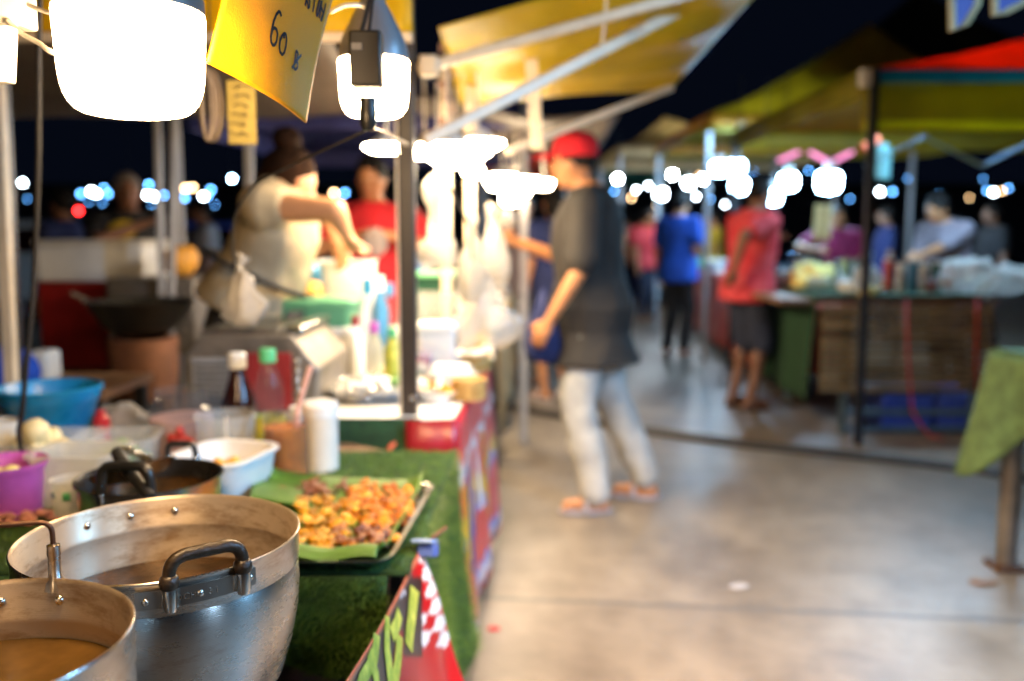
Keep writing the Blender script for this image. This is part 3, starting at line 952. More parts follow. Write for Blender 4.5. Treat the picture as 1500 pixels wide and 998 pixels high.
# clear boxes
q = base(62, 2.0); t = thing('food_box', 'shallow clear plastic box of pale dough pieces below the blue bowl', 'container', q)
tub(q, W(150, 2.0), .19, .10, .03, t, M['clear'], 'box_body', .86)
heap(q + V((-.005, 0, .05)), .06, .05, .065, 14, .026, 11, 'dough_pieces', M['dough'], 'pale yellow dough pieces heaped in the clear box')
q = base(118, 1.82); t = thing('food_box', 'frosted clear box beside the pink tub, slightly deeper', 'container', q)
tub(q, W(118, 1.82), .14, .115, .025, t, M['frost'], 'box_body', .80)
q = base(172, 2.02); t = thing('food_box', 'clear box of leafy greens between the blue bowl and the jar', 'container', q)
tub(q, W(112, 2.02), .16, .10, .03, t, M['clear'], 'box_body', .86, rz=.2)
heap(q + V((0, 0, .03)), .06, .05, .05, 26, .022, 13, 'leafy_greens', M['greens'], 'chopped leafy greens in the clear box', flat=.35, jit=.8)
q = base(180, 2.28); g = MB(); i0 = 0
g.ell(q + V((0, 0, .065)), (.075, .055, .065), None, 40, 26); g.jitter(.028, 14, 4); g.jitter(.010, 40, 6)
tag(g.build('produce_bag', M['bag'], sharp=180), 'crumpled white plastic bag right of the blue bowl', 'plastic bag')
q = base(150, 2.2); g = MB(); g.box(q + V((0, 0, .115)), (.022, .012, .012)); g.lathe(q, [(.02, 0), (.02, .10), (.012, .11), (.012, .12)], 16); tag(g.build('condiment_bottle', M['red'], bevel=.002), 'small red topped bottle between blue bowl and bag', 'bottle')
q = base(-4, 2.05); t = thing('plastic_pitcher', 'white plastic pitcher cut off at the left edge beside the blue bowl', 'pitcher', q)
g = MB(); g.lathe(q, [(.001, 0), (.045, 0), (.05, .12), (.05, .125), (.046, .12), (.04, .006), (.001, .006)], 32); g.build('pitcher_body', M['whtshade'], t)
# printed cup
q = base(100, 1.60); hh = ZP(703, 1.6) - q.z
t = thing('printed_cup', 'small frosted cup with red and green print in front of the saucepan', 'cup', q)
rr = W(27, 1.6)
g = MB(); g.lathe(q, [(.001, 0), (rr * .82, 0), (rr, hh), (rr * 1.06, hh), (rr * 1.06, hh + .003), (rr * .96, hh), (rr * .78, .004), (.001, .004)], 36); g.build('cup_body', M['frost'], t)
for nm, mt, a, z0, z1, w_ in (('print', 'chili', -1.75, .10, .42, .62), ('print', 'lime', -1.45, .22, .45, .25), ('print', 'greencap', -1.35, .72, .86, .25), ('print', 'canb', -2.2, .75, .85, .2)):
    g = MB(); g.sheet(lambda u, v: q + V(((rr * (.82 + .18 * (z0 + (z1 - z0) * v)) + .0012) * math.cos(a + (u - .5) * w_ * 1.6), (rr * (.82 + .18 * (z0 + (z1 - z0) * v)) + .0012) * math.sin(a + (u - .5) * w_ * 1.6), hh * (z0 + (z1 - z0) * v))), 10, 3); g.build(nm, M[mt], t, solid=.0008)
heap(on(30, 762, TZ + .014), .09, .045, .012, 22, .013, 21, 'chopped_scraps', M['meat'], 'reddish chopped scraps scattered on the turf by the pink tub', flat=.35)
# saucepan with black handles and a ladle
CS = V((at(220, 695, 1.58).x, 1.58, ZP(697, 1.58))); rs = W(103, 1.58)
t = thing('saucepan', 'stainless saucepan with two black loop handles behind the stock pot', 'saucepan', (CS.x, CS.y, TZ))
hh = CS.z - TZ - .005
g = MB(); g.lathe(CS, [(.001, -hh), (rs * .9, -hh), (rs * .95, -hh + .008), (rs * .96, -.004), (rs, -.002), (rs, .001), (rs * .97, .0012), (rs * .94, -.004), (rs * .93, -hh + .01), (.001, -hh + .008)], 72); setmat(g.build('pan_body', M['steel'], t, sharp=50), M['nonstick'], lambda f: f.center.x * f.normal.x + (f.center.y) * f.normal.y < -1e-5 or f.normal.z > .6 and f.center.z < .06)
for (pa, pb, yy, up, dy, gr) in ((145, 229, 730, .052, -.028, 'near'), (241, 284, 668, .030, .012, 'far')):
    Yh = CS.y + (-rs * .98 if gr == 'near' else rs * .98)
    a_, b_ = V((at(pa, yy, Yh).x, Yh + dy, CS.z - .02)), V((at(pb, yy, Yh).x, Yh + dy, CS.z - .02 + (.005 if gr == 'near' else 0)))
    if gr == 'near': a_.y += .035; b_.y += .01
    zt = ZP(684 if gr == 'near' else 652, Yh) - CS.z
    pth = round_path([a_ + V((0, 0, .02)), V((a_.x + .004, a_.y, CS.z + zt)), V((b_.x - .004, b_.y, CS.z + zt + (.006 if gr == 'near' else 0))), b_ + V((0, 0, .02))], .022 if gr == 'near' else .012)
    g = MB(); g.tube(pth, .0082 if gr == 'near' else .006, 12); h_ = g.build('handle', M['black'], t, sharp=60)
    for e in (a_, b_):
        g = MB(); g.lathe(e, [(.0085, -.02), (.0085, .02), (.0075, .022)], 14); g.lathe(e, [(.001, -.022), (.01, -.022), (.01, -.012), (.001, -.012)], 12); g.build('ferrule', M['steel'], h_)
g = MB(); g.lathe(CS + V((0, 0, -.035)), [(.001, 0), (rs * .92, 0), (rs * .92, -.004), (.001, -.004)], 48); tag(g.build('dark_sauce', M['broth']), 'dark sauce inside the stainless saucepan', 'sauce')
t = thing('steel_ladle', 'round steel ladle with black handle lying across the saucepan', 'ladle', CS + V((-.04, 0, 0)))
lc = at(196, 702, 1.55); Mx = Matrix.Rotation(R(-14), 3, 'Y') @ Matrix.Rotation(R(-10), 3, 'X')
k = W(62, 1.55)
g = MB(); g.lathe(lc, [(.001, -.004), (k * .5, -.002), (k * .85, .008), (k, .022), (k * 1.03, .023), (k * .98, .024), (k * .82, .012), (k * .45, .004), (.001, .002)][::-1], 40, Mx); g.build('ladle_bowl', M['steel'], t, sharp=60)
g = MB(); g.tube([at(171, 662, 1.50), at(178, 676, 1.48), at(200, 704, 1.45), at(220, 728, 1.42)], [.0105, .0115, .0095, .0085], 12); g.build('ladle_handle', M['black'], t, sharp=60)
g = MB(); g.bar(at(215, 668, 1.56), at(174, 662, 1.50), .016, .006); g.bar(at(182, 656, 1.52), at(224, 676, 1.62), .024, .004); g.build('ladle_neck', M['steel'], t, bevel=.001)
# white tub of shredded food
q = base(325, 1.86); hh = ZP(662, 1.86) - q.z
t = thing('plastic_tub', 'white rectangular plastic tub of orange shreds behind the saucepan', 'tub', q)
tub(q, W(118, 1.86), .21, hh, .045, t, M['wht'], 'tub_body', .84, .008, rz=-.25)
heap(q + V((.012, -.01, hh * .62)), .055, .05, .022, 60, .011, 31, 'shredded_topping', M['shred'], 'orange shredded topping inside the white tub', flat=.5, jit=.8)
# jars and bottles
q = base(268, 2.2); h1 = ZP(570, 2.2) - q.z; rr = W(47, 2.2)
t = lathe_obj('glass_jar', 'wide clear jar of pinkish paste with a screw neck', 'jar', q, [('jar_body', [(.001, 0), (rr, 0), (rr * 1.02, .01), (rr * 1.02, h1 * .72), (rr * .82, h1 * .80), (rr * .80, h1 * .82), (rr * .84, h1 * .84), (rr * .80, h1 * .88), (rr * .84, h1 * .91), (rr * .80, h1 * .94), (rr * .82, h1), (rr * .77, h1), (rr * .77, h1 * .8), (rr * .96, h1 * .7), (rr * .96, .008), (.001, .006)], 'glass')])
g = MB(); g.lathe(q, [(.001, .009), (rr * .94, .01), (rr * .94, h1 * .60), (.001, h1 * .62)], 36); tag(g.build('pink_paste', M['pinkgel']), 'pinkish paste filling the wide clear jar', 'paste')
heap(q + V((.02, -rr * .86, h1 * .22)), .04, .006, .05, 12, .012, 41, 'red_chillies', M['chili'], 'red chillies showing low in front of the pink jar')
q = base(332, 2.12); h1 = ZP(606, 2.12) - q.z; rr = W(43, 2.12)
lathe_obj('clear_tumbler', 'short clear plastic tumbler between pink jar and soy bottle', 'tumbler', q, [('tumbler_body', [(.001, 0), (rr * .9, 0), (rr, h1 - .012), (rr * 1.06, h1 - .010), (rr * 1.06, h1), (rr * .97, h1), (rr * .86, .006), (.001, .006)], 'clear'), ('tumbler_spoon', [(.004, .01), (.004, h1 * .9), (.003, h1 * .92)], 'whtshade')])
q = base(352, 2.32); z1 = ZP(517, 2.32) - q.z; rr = W(24, 2.32)
lathe_obj('sauce_bottle', 'dark brown sauce bottle with white cap', 'bottle', q, [('bottle_body', [(.001, 0), (rr, 0), (rr * 1.05, .01), (rr * 1.05, z1 * .42), (rr * .95, z1 * .52), (rr * .52, z1 * .74), (rr * .44, z1 * .84), (.001, z1 * .85)], 'soy'), ('bottle_cap', [(.001, z1 * .84), (rr * .53, z1 * .84), (rr * .53, z1 * .985), (rr * .45, z1), (.001, z1)], 'wht')])
q = base(396, 2.28); z1 = ZP(511, 2.28) - q.z; rr = W(22, 2.28)
lathe_obj('water_bottle', 'clear plastic bottle with green cap and lime yellow label', 'bottle', q, [('bottle_body', [(.001, 0), (rr, 0), (rr * 1.02, .01), (rr * .97, z1 * .3), (rr * 1.0, z1 * .55), (rr * .92, z1 * .66), (rr * .42, z1 * .86), (rr * .36, z1 * .87), (.001, z1 * .88)], 'glass'), ('label', [(rr * 1.04, z1 * .08), (rr * 1.04, z1 * .34), (rr * 1.01, z1 * .34), (rr * 1.01, z1 * .08)], 'lime'), ('bottle_cap', [(.001, z1 * .87), (rr * .55, z1 * .87), (rr * .56, z1 * .98), (rr * .5, z1), (.001, z1)], 'greencap')])
q = base(419, 2.02); h1 = ZP(604, 2.02) - q.z; rr = W(32, 2.02)
t = lathe_obj('sauce_jar', 'ribbed clear jar of amber brown sauce with a pink spoon', 'jar', q, [('jar_body', [(.001, 0), (rr, 0), (rr * 1.03, .006), (rr * 1.03, h1 * .93), (rr * 1.06, h1 * .94), (rr * 1.06, h1), (rr * .98, h1), (rr * .98, .006), (.001, .005)], 'glass')])
g = MB()
g.lathe(q, [(.001, .007), (rr * .95, .008), (rr * .95, h1 * .78), (.001, h1 * .79)], 40); tag(g.build('amber_sauce', M['amber']), 'amber brown sauce in the ribbed jar', 'sauce')
g = MB(); g.tube([V((at(432, 606, 2.02).x, 2.02, q.z + h1 * .5)), at(436, 600, 2.03), at(453, 543, 2.05)], [.005, .0055, .0065], 10); g.ell(at(454, 541, 2.05), (.0075, .006, .008)); tag(g.build('plastic_spoon', mat('pink_spoon', (.75, .42, .34), .4, 0, .1)), 'pink plastic spoon standing in the amber sauce jar', 'spoon')
q = base(470, 2.08); h1 = ZP(588, 2.08) - q.z; rr = W(25, 2.08)
lathe_obj('condiment_jar', 'cream white cylindrical jar beside the amber sauce', 'jar', q, [('jar_body', [(.001, 0), (rr, 0), (rr * 1.02, .008), (rr * 1.02, h1 * .80), (.001, h1 * .8)], 'whtshade'), ('jar_lid', [(.001, h1 * .8), (rr * 1.06, h1 * .8), (rr * 1.06, h1 * .96), (rr * .9, h1), (.001, h1)], 'wht')])
q = base(441, 2.2); h1 = ZP(596, 2.2) - q.z
lathe_obj('condiment_jar', 'low white jar behind the amber sauce jar', 'jar', q, [('jar_body', [(.001, 0), (.03, 0), (.031, h1 * .9), (.026, h1), (.001, h1)], 'wht')])
# ================================================================ overhead at the near stall
def led_bulb(label, px, pyb, pyt, Y, rpx, mt, group, cord_top=2.05):
    zb, zt = ZP(pyb, Y), ZP(pyt, Y)
    x = XP(px, pyb, Y); r = rpx * Y / F * .985; h = zt - zb
    ctr = V((x, Y, zb))
    t = thing('led_bulb', label, 'light bulb', ctr, group)
    g = MB(); g.lathe(ctr, [(.001, 0), (r * .55, .0012), (r * .70, .0035), (r * .79, .0072), (r * .855, .0125), (r * .905, .0195), (r * .935, .027), (r * .955, .036), (r * .968, .046), (r, h), (r * .96, h + .001), (.001, h + .001)], 72); g.build('diffuser', M[mt], t, sharp=60)
    g = MB(); g.lathe(ctr, [(.001, h + .003), (r * 1.0, h + .003), (r * 1.0, h + .016), (r * .90, h + .04), (r * .55, h + .085), (r * .36, h + .105), (r * .34, h + .13), (.001, h + .13)], 40); g.build('bulb_housing', M['bulbcol'], t, sharp=50)
    g = MB(); g.lathe(ctr, [(.001, h + .13), (.022, h + .13), (.024, h + .18), (.014, h + .19), (.001, h + .19)], 20); g.build('bulb_socket', M['black'], t)
    g = MB(); g.tube([ctr + V((0, 0, h + .18)), ctr + V((.004, 0, (cord_top - zb) * .7)), V((x, Y, cord_top))], .003, 8); g.build('cord', M['cable'], t)
    return t


GB = 'large bulbs hung over the near stall'
led_bulb('huge lit white bulb hanging nearest, top left beside the yellow sign', 198, 171, 24, .86, 102, 'e_near', GB, 1.9)
led_bulb('lit white bulb behind the black adaptor, beside the brown post', 549, 172, 92, 1.65, 50, 'e_mid', GB, 2.0)
t = thing('power_adaptor', 'black adaptor box with a plug below it hanging in front of the second bulb', 'adaptor', at(537, 190, 1.42))
cz = at(537, 88, 1.42)
g = MB(); g.box(cz, (W(44, 1.42), .035, ZP(48, 1.42) - ZP(130, 1.42))); g.build('adaptor_box', M['black'], t, bevel=.004)
g = MB(); g.box(at(522, 68, 1.40), (.016, .003, .010)); g.build('adaptor_label', M['smoke'], t)
pl = at(539, 165, 1.42)
g = MB(); g.lathe(pl, [(.001, -.028), (.008, -.028), (.013, -.018), (.014, .0), (.0125, .012), (.0135, .022), (.001, .022)], 18); g.build('plug', M['black'], t)
for dx in (-.008, .008):
    g = MB(); g.bar(pl + V((dx, 0, .02)), cz + V((dx, 0, -.045)), .004); g.build('plug_pin', M['steel'], t)
g = MB(); g.tube([cz + V((-.008, 0, .04)), at(534, 30, 1.42), at(546, -20, 1.43), at(548, -90, 1.45)], .0035, 8); g.tube([cz + V((.004, 0, .04)), at(543, 25, 1.42), at(548, -20, 1.43)], .003, 8); g.build('lead', M['cable'], t)


def cable(name, label, pts, r, mt, cat='cable', n=8):
    P_ = [at(*p) for p in pts]
    out = []
    for i in range(len(P_) - 1):                # Catmull-Rom
        p0, p1, p2, p3 = P_[max(i - 1, 0)], P_[i], P_[i + 1], P_[min(i + 2, len(P_) - 1)]
        for k in range(8):
            s = k / 8
            out.append(.5 * ((2 * p1) + (p2 - p0) * s + (2 * p0 - 5 * p1 + 4 * p2 - p3) * s * s + (3 * p1 - p0 - 3 * p2 + p3) * s ** 3))
    out.append(P_[-1])
    g = MB(); g.tube(out, r, n); return tag(g.build(name, M[mt], sharp=180), label, cat)


cable('power_cable', 'thin dark lead sagging left from the black plug to the hanging bag', [(540, 188, 1.42), (520, 199, 1.45), (470, 222, 1.5), (415, 248, 1.6), (372, 272, 1.7), (346, 312, 1.8), (341, 350, 1.9), (343, 388, 1.98)], .0022, 'cable')
cable('power_cable', 'brown lead arching right from the black plug to the post', [(540, 190, 1.42), (556, 192, 1.5), (575, 200, 1.8), (596, 212, 2.4)], .003, 'rust')
cable('power_cable', 'long black cable hanging straight down at the far left in front of the blue bowl', [(60, -60, 1.7), (57, 60, 1.7), (56, 230, 1.7), (50, 400, 1.72), (40, 520, 1.74), (33, 600, 1.75), (28, 640, 1.80), (40, 690, 1.86)], .0052, 'cable')
cable('power_cable', 'white cable dipping from the white adaptor to the huge bulb', [(10, 30, .98), (30, 48, .97), (55, 62, .95), (92, 79, .92), (200, 70, .98), (312, 92, 1.08), (330, 84, 1.2)], .0028, 'wcable')
cable('power_cable', 'upper white cable running level from the white adaptor behind the huge bulb', [(35, 4, 1.0), (60, 15, .98), (95, 22, .96), (190, 18, .98)], .0024, 'wcable')
cable('power_cable', 'thin dark wire sloping from the lamp cluster down to the bright bags', [(640, 252, 2.9), (662, 285, 2.95), (685, 325, 3.0), (692, 380, 3.05)], .004, 'cable')
cable('power_cable', 'white cord looped beside the neck of the second bulb', [(484, 18, 1.5), (505, 8, 1.5), (530, 8, 1.52), (538, 14, 1.5)], .003, 'wcable')
t = thing('white_adaptor', 'white plastic adaptor and plug hanging in the top left corner', 'adaptor', at(10, 120, .97))
g = MB(); g.box(at(14, 8, 1.0), (.045, .035, .05)); g.build('adaptor_box', M['wht'], t, bevel=.004)
g = MB(); g.loft([rrect(at(4, 122, .96).x, .96, .022, .02, .006, ZP(122, .96)), rrect(at(4, 40, .96).x, .96, .026, .024, .008, ZP(40, .96))]); g.build('plug', M['wht'], t, bevel=.002)

# yellow price sign
bl, brr, trr = at(302, 92, .98), at(447, 180, 1.17), at(500, -60, 1.17)
eu, ev = brr - bl, trr - brr


def sgn(u, v):
    p_ = bl + eu * u + ev * v
    n_ = eu.cross(ev).normalized()
    return p_ + n_ * (.012 * math.sin(u * PI) * (1 - .3 * v) + .004 * math.sin(v * 4 + u * 3))


def sgn_uv(px, py):
    d = ray(px, py); A = Matrix((eu, ev, -d)).transposed()
    r_ = A.inverted() @ (V((0, 0, H)) - bl)
    return r_.x, r_.y


t = thing('price_sign', 'yellow board sign tilted beside the huge bulb, handwritten 60 baht in black', 'sign', bl)
g = MB(); g.sheet(sgn, 30, 40); so = g.build('sign_board', M['signy'], t, solid=.003)
n0 = (sgn(.504, .5) - sgn(.5, .5)).cross(sgn(.5, .504) - sgn(.5, .5)); SGN = .0024 if n0.dot(co.location - sgn(.5, .5)) > 0 else -.0024
K = lambda pts: [sgn_uv(360 + x / 9.07, y / 9.07) for x, y in pts]
ST_ = [[(350, 200), (338, 150), (318, 132), (280, 170), (240, 250), (205, 360), (186, 460), (185, 530), (205, 572), (232, 572), (262, 520), (280, 430), (268, 365), (240, 345), (212, 370), (195, 430)],
       [(385, 420), (345, 450), (315, 510), (298, 590), (303, 660), (335, 703), (370, 670), (398, 590), (414, 500), (405, 435), (385, 420), (370, 490)],
       [(570, 650), (550, 740), (520, 860)], [(570, 652), (600, 695), (590, 745), (556, 795), (592, 825), (585, 880), (545, 905), (508, 862)], [(660, 715), (600, 765), (545, 815), (487, 880)],
       [(735, -60), (745, 0), (724, 66)], [(752, -10), (768, 40), (775, 98), (796, 80), (797, 20), (785, -60)], [(880, -60), (866, 70), (851, 152)], [(955, -40), (935, 60), (914, 150), (918, 208), (936, 190), (960, 90), (975, 0)], [(985, 0), (975, 110), (958, 238)], [(1045, 40), (1030, 130), (1000, 270), (985, 262), (1000, 205), (1024, 190), (985, 100)]]
for part in (ST_[:5], ST_[5:]):
  g = MB()
  for s in part:
    uv = K(s)
    k_ = stroke(sgn, uv, .0085, SGN, '', None, None, 4); g.add(k_.v, k_.f)
  g.build('handwriting', M['ink'], so, sharp=180)

# canopy over the near stall, frame pipe, grey tarp beyond
t = thing('stall_canopy', 'yellow canvas roof of the near stall with its cream edge pipe', 'canopy', (-1, 1, 1.76))
zp_ = ZP(55, 2.3)
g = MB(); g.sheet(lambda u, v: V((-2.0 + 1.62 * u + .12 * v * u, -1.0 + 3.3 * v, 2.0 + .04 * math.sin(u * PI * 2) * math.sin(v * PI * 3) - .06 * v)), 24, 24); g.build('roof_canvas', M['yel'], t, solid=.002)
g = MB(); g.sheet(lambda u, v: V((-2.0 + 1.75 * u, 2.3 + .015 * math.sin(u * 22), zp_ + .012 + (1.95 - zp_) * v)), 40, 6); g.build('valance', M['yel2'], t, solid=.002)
g = MB(); g.bar((-2.0, 2.3, zp_), (-.25, 2.3, zp_), .022); g.build('edge_pipe', M['cream'], t, bevel=.003)
for x_ in (-2.0,):
    g = MB(); g.bar((x_, 2.3, 0), (x_, 2.3, zp_), .035); g.build('pole', M['darkpipe'], t)
g = MB(); g.sheet(lambda u, v: V((-3.4 + 2.85 * u, 2.42 + 2.1 * v, 1.80 + .035 * math.sin(v * PI * 2.2 + u) + .02 * noise.noise(V((u * 6, v * 4, 0))))), 40, 30)
tag(g.build('grey_tarp', M['tarp'], solid=.003), 'brownish grey tarpaulin roof sagging over the back of the left stalls', 'tarpaulin')
t = thing('corner_pole', 'cream and dark pole at the left edge behind the blue bowl', 'pole', (at(4, 500, 2.5).x, 2.5, 0))
a_ = at(3, 500, 2.5); g = MB(); g.bar((a_.x, 2.5, 0), (at(2, 165, 2.5).x, 2.5, 1.8), .028); g.build('cream_tube', M['cream'], t)
a_ = at(16, 500, 2.55); g = MB(); g.bar((a_.x, 2.55, 0), (at(12, 165, 2.55).x, 2.55, 1.8), .018); g.build('dark_tube', M['darkpipe'], t)
for px0, px1, lb in ((231, 239, 'left of two pale tent legs standing beside the wok'), (256, 243, 'right of two pale tent legs standing beside the wok')):
    g = MB(); g.bar((at(px1, 600, 4.3).x, 4.3, 0), (at(px0, 180, 4.3).x, 4.3, 1.85), .027); tag(g.build('tent_leg', M['greypipe'], bevel=.004), lb, 'pole', 'pale tent legs at the left')
g = MB(); g.bar((at(365, 400, 4.4).x, 4.4, 0), (at(364, 190, 4.4).x, 4.4, 1.85), .036); tag(g.build('tent_leg', M['greypipe'], bevel=.004), 'pale tent leg behind the yellow tag and the seller', 'pole', 'pale tent legs at the left')
# hanging loops and yellow tag
t = thing('rubber_band_bundle', 'bundle of brownish loops hanging between the huge bulb and the yellow tag', 'bundle', at(306, 208, 1.9))
for k in range(7):
    w0 = (.010 + .0028 * k); ct = at(306, 154, 1.9) + V((.003 * math.sin(k * 2), (k - 3) * .006, 0))
    hh = .070 + .004 * math.cos(k * 3)
    g = MB(); pts = [ct + V((w0 * math.sin(2 * PI * i / 24), 0, -hh * math.cos(2 * PI * i / 24))) for i in range(25)]; g.tube(pts, .0028, 6); g.build('loop', M['rubber'], t, sharp=180)
g = MB(); g.tube([at(306, 104, 1.9), at(306, 40, 1.92), at(306, -10, 1.95)], .002, 6); g.build('string', M['cable'], t)
t = thing('yellow_tag', 'small yellow card strip with faded dark scribbles hung left of the seller', 'tag', at(354, 210, 1.9))
yc = at(354, 165, 1.9); g = MB(); g.box(yc, (W(40, 1.9, 1.4), .002, W(90, 1.9, 1.4)), rz=.1); yt = g.build('tag_card', M['ylw'], t, bevel=.0008)
g = MB()
for k in range(6):
    zz = yc.z + .052 - k * .019; g.tube([yc + V((-.018 + .01 * math.sin(j * 1.9 + k) + j * .008, -.0032, zz - yc.z + .005 * math.sin(j * 2.3 + k * 1.7))) for j in range(5)], .0012, 5)
g.build('tag_marks', M['ink'], yt)
g = MB(); g.tube([yc + V((0, 0, .06)), yc + V((0, .02, .2)), yc + V((0, .03, .3))], .0015, 6); g.build('string', M['cable'], t)

# brown post, rope, awning with its arms
XPST = at(597, 400, 2.5).x
t = thing('stall_post', 'brown metal post standing between the turf table and the lit food stall', 'post', (XPST, 2.5, 0))
g = MB(); g.bar((XPST, 2.5, 0), (XPST + .004, 2.5, 2.25), .046); g.build('post_tube', M['post'], t, bevel=.006)
g = MB(); g.box((XPST - .0225, 2.473, 1.0), (.005, .006, 1.95)); g.build('lit_edge_strip', M['cream'], t)  # pale strip stands in for the lamplight on the post's left edge
for py in (581, 630): g = MB(); g.ell((XPST + .01, 2.474, ZP(py, 2.5)), (.006, .004, .006)); g.build('bolt', M['steel'], t)
g = MB()
for (z_, am) in ((.69, .002), (.70, -.002)):
    g.tube([V((XPST + .045 * math.cos(a), 2.5 + .045 * math.sin(a), z_ + am * math.sin(a))) for a in [2 * PI * i / 24 for i in range(25)]], .007, 8)
g.tube([at(605, 640, 2.44), at(622, 655, 2.40), at(606, 668, 2.40), at(598, 645, 2.44)], .006, 8); g.tube([at(590, 640, 2.44), at(572, 655, 2.40), at(568, 668, 2.38)], .006, 8)
tag(g.build('orange_rope', M['rope'], sharp=180), 'orange rope knotted round the foot of the brown post', 'rope')

Ain, Aon, Aof, Aif = at(642, 40, 2.6), at(1190, -98, 2.55), at(985, 128, 3.86), at(674, 152, 3.86)


def awn(u, v):
    a = Ain * (1 - u) + Aon * u; b = Aif * (1 - u) + Aof * u
    q = a * (1 - v) + b * v
    return q + V((0, 0, -.05 * math.sin(v * PI) * (1 - abs(2 * u - 1) ** 3) + (.018 * math.sin(v * 17 + u * 4) * (1 - u) ** 2 + .015 * math.sin(v * 22 - u * 6) * u ** 3) * math.sin(u * PI) ** .5))


t = thing('yellow_awning', 'yellow canvas awning projecting over the aisle on cream arms', 'awning', (XPST, 2.6, 1.7))
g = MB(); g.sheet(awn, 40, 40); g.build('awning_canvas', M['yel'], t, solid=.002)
for a_, b_, w_ in ((at(612, 102, 2.5), at(1080, -28, 2.62), .028), (at(620, 208, 2.52), at(1045, -10, 3.0), .034), (at(742, 222, 3.5), at(985, 128, 3.84), .028)):
    g = MB(); g.bar(a_, b_, w_); g.build('awning_arm', M['cream'], t, bevel=.006)
g = MB(); g.box(at(628, 97, 2.47), (.05, .03, .055)); g.build('arm_bracket', M['cream'], t, bevel=.006)
for a_, b_ in ((at(773, 8, 3.0), at(787, 218, 3.2)),):
    g = MB(); g.bar(a_, b_, .042, .012); g.build('strap', M['cream'], t)
g = MB()
for k, (px, py, px2, py2) in enumerate(((889, -20, 886, 30), (886, 30, 881, 66))):
    g.bar(at(px, py, 2.62), at(px2, py2, 2.62), .045 - .01 * k, .004)
tag(g.build('paper_strip', M['wht'], bevel=.001), 'white paper strip tied to the upper awning arm', 'paper')
for px, z0, lb in ((652, 1.0, 'cream pole just right of the brown post'), (688, 0, 'cream pole among the white plastic bags at the aisle edge')):
    g = MB(); Y_ = 3.4; g.bar((at(px, 300, Y_).x, Y_, 0), (at(px, 100, Y_).x, Y_, ZP(100, Y_)), .04); tag(g.build('stall_pole', M['cream'], bevel=.005), lb, 'pole')
g = MB(); g.sheet(lambda u, v: V((-.55 + 1.1 * u + .1 * v, 4.6 + 2.4 * v, 1.93 - .10 * u + .03 * math.sin(u * 8))), 20, 10); tag(g.build('far_awning', M['tarp'], solid=.003), 'pale brown awning of the next stall behind the red cap', 'awning')
g = MB(); 
for k in range(9): g.box(at(648 + (k % 3) * 7, 70 + k * 18, 3.2), (.022 + .008 * (k % 2), .012, .03), rz=k)
tag(g.build('hanging_trinkets', mat('trinket', (.35, .2, .14), .5, 0, .4, 30)), 'string of small dark trinkets hanging right of the brown post', 'trinkets')

# ================================================================ the lit food stall
Z2 = .74
f0, f1 = on(664, 614, Z2), on(714, 530, Z2)


def e2(v): return f0 + (f1 - f0) * v


XL2 = -.72
t = thing('food_stall_table', 'long lit food stall table along the aisle behind the brown post', 'table', (-.45, 3.2, 0))
g = MB(); g.prism([(XL2, f0.y, Z2 - .03), (f0.x, f0.y, Z2 - .03), (f1.x, f1.y, Z2 - .03), (f1.x + .02, f1.y + .5, Z2 - .03), (XL2, f1.y + .5, Z2 - .03)], (0, 0, .03)); g.build('table_top', M['wht'], t)
for x_, y_ in ((XL2 + .06, f0.y + .06), (f0.x - .06, f0.y + .06), (XL2 + .06, f1.y + .4), (f1.x - .05, f1.y + .4)):
    g = MB(); g.bar((x_, y_, 0), (x_, y_, Z2 - .03), .035); g.build('leg', M['darkpipe'], t)
g = MB(); g.sheet(lambda u, v: V((XL2 - .3 + (f0.x - .09 - XL2 + .3) * u, f0.y - .014 + .012 * math.sin(u * 20) * v, Z2 + .005 - .42 * v)), 30, 8); tag(g.build('turf_skirt', M['turfr'], solid=.008), 'dark green turf skirt on the front of the lit food stall', 'turf')
M['print'] = bands('printed_vinyl', 'Z', [(0, (.48, .015, .03)), (.20, (.50, .45, .50)), (.25, (.10, .16, .45)), (.29, (.52, .02, .03)), (.54, (.12, .17, .50)), (.58, (.60, .34, .03)), (.68, (.52, .02, .04)), (.84, (.50, .48, .52)), (.89, (.50, .02, .04))], .3, 0, 1.3, 0, .35)
t = thing('printed_cloth', 'glossy printed vinyl skirt in red, blue and yellow beside the aisle', 'cloth', (f0.x, f0.y, .05))


def flank(u, v):
    b = e2(u); return V((b.x + .01 + .03 * v + .015 * math.sin(u * 14) * v, b.y, Z2 + .004 - .70 * v))


g = MB(); g.sheet(flank, 30, 12); fo = g.build('side_panel', M['print'], t, solid=.002)
g = MB(); g.sheet(lambda u, v: V((f0.x - .13 + .14 * u, f0.y - .03 - .01 * math.sin(u * 5), Z2 + .004 - .66 * v)), 8, 8); g.build('corner_panel', M['redvinyl'], t, solid=.002)
for k, (a, b_, mt) in enumerate((((.05, .30), (.05, .62), 'yel2'), ((.12, .25), (.09, .70), 'blueb'), ((.2, .2), (.18, .5), 'wht'), ((.33, .45), (.31, .8), 'blueb'), ((.4, .3), (.45, .6), 'wht'), ((.55, .25), (.58, .7), 'yel2'), ((.7, .4), (.72, .8), 'blueb'))):
    g = stroke(flank, [a, b_], .018, -.004, '', None, None); g2 = stroke(flank, [a, b_], .018, .004, '', None, None); g.add(g2.v, g2.f); g.build('printed_mark', M[mt], fo, sharp=180)

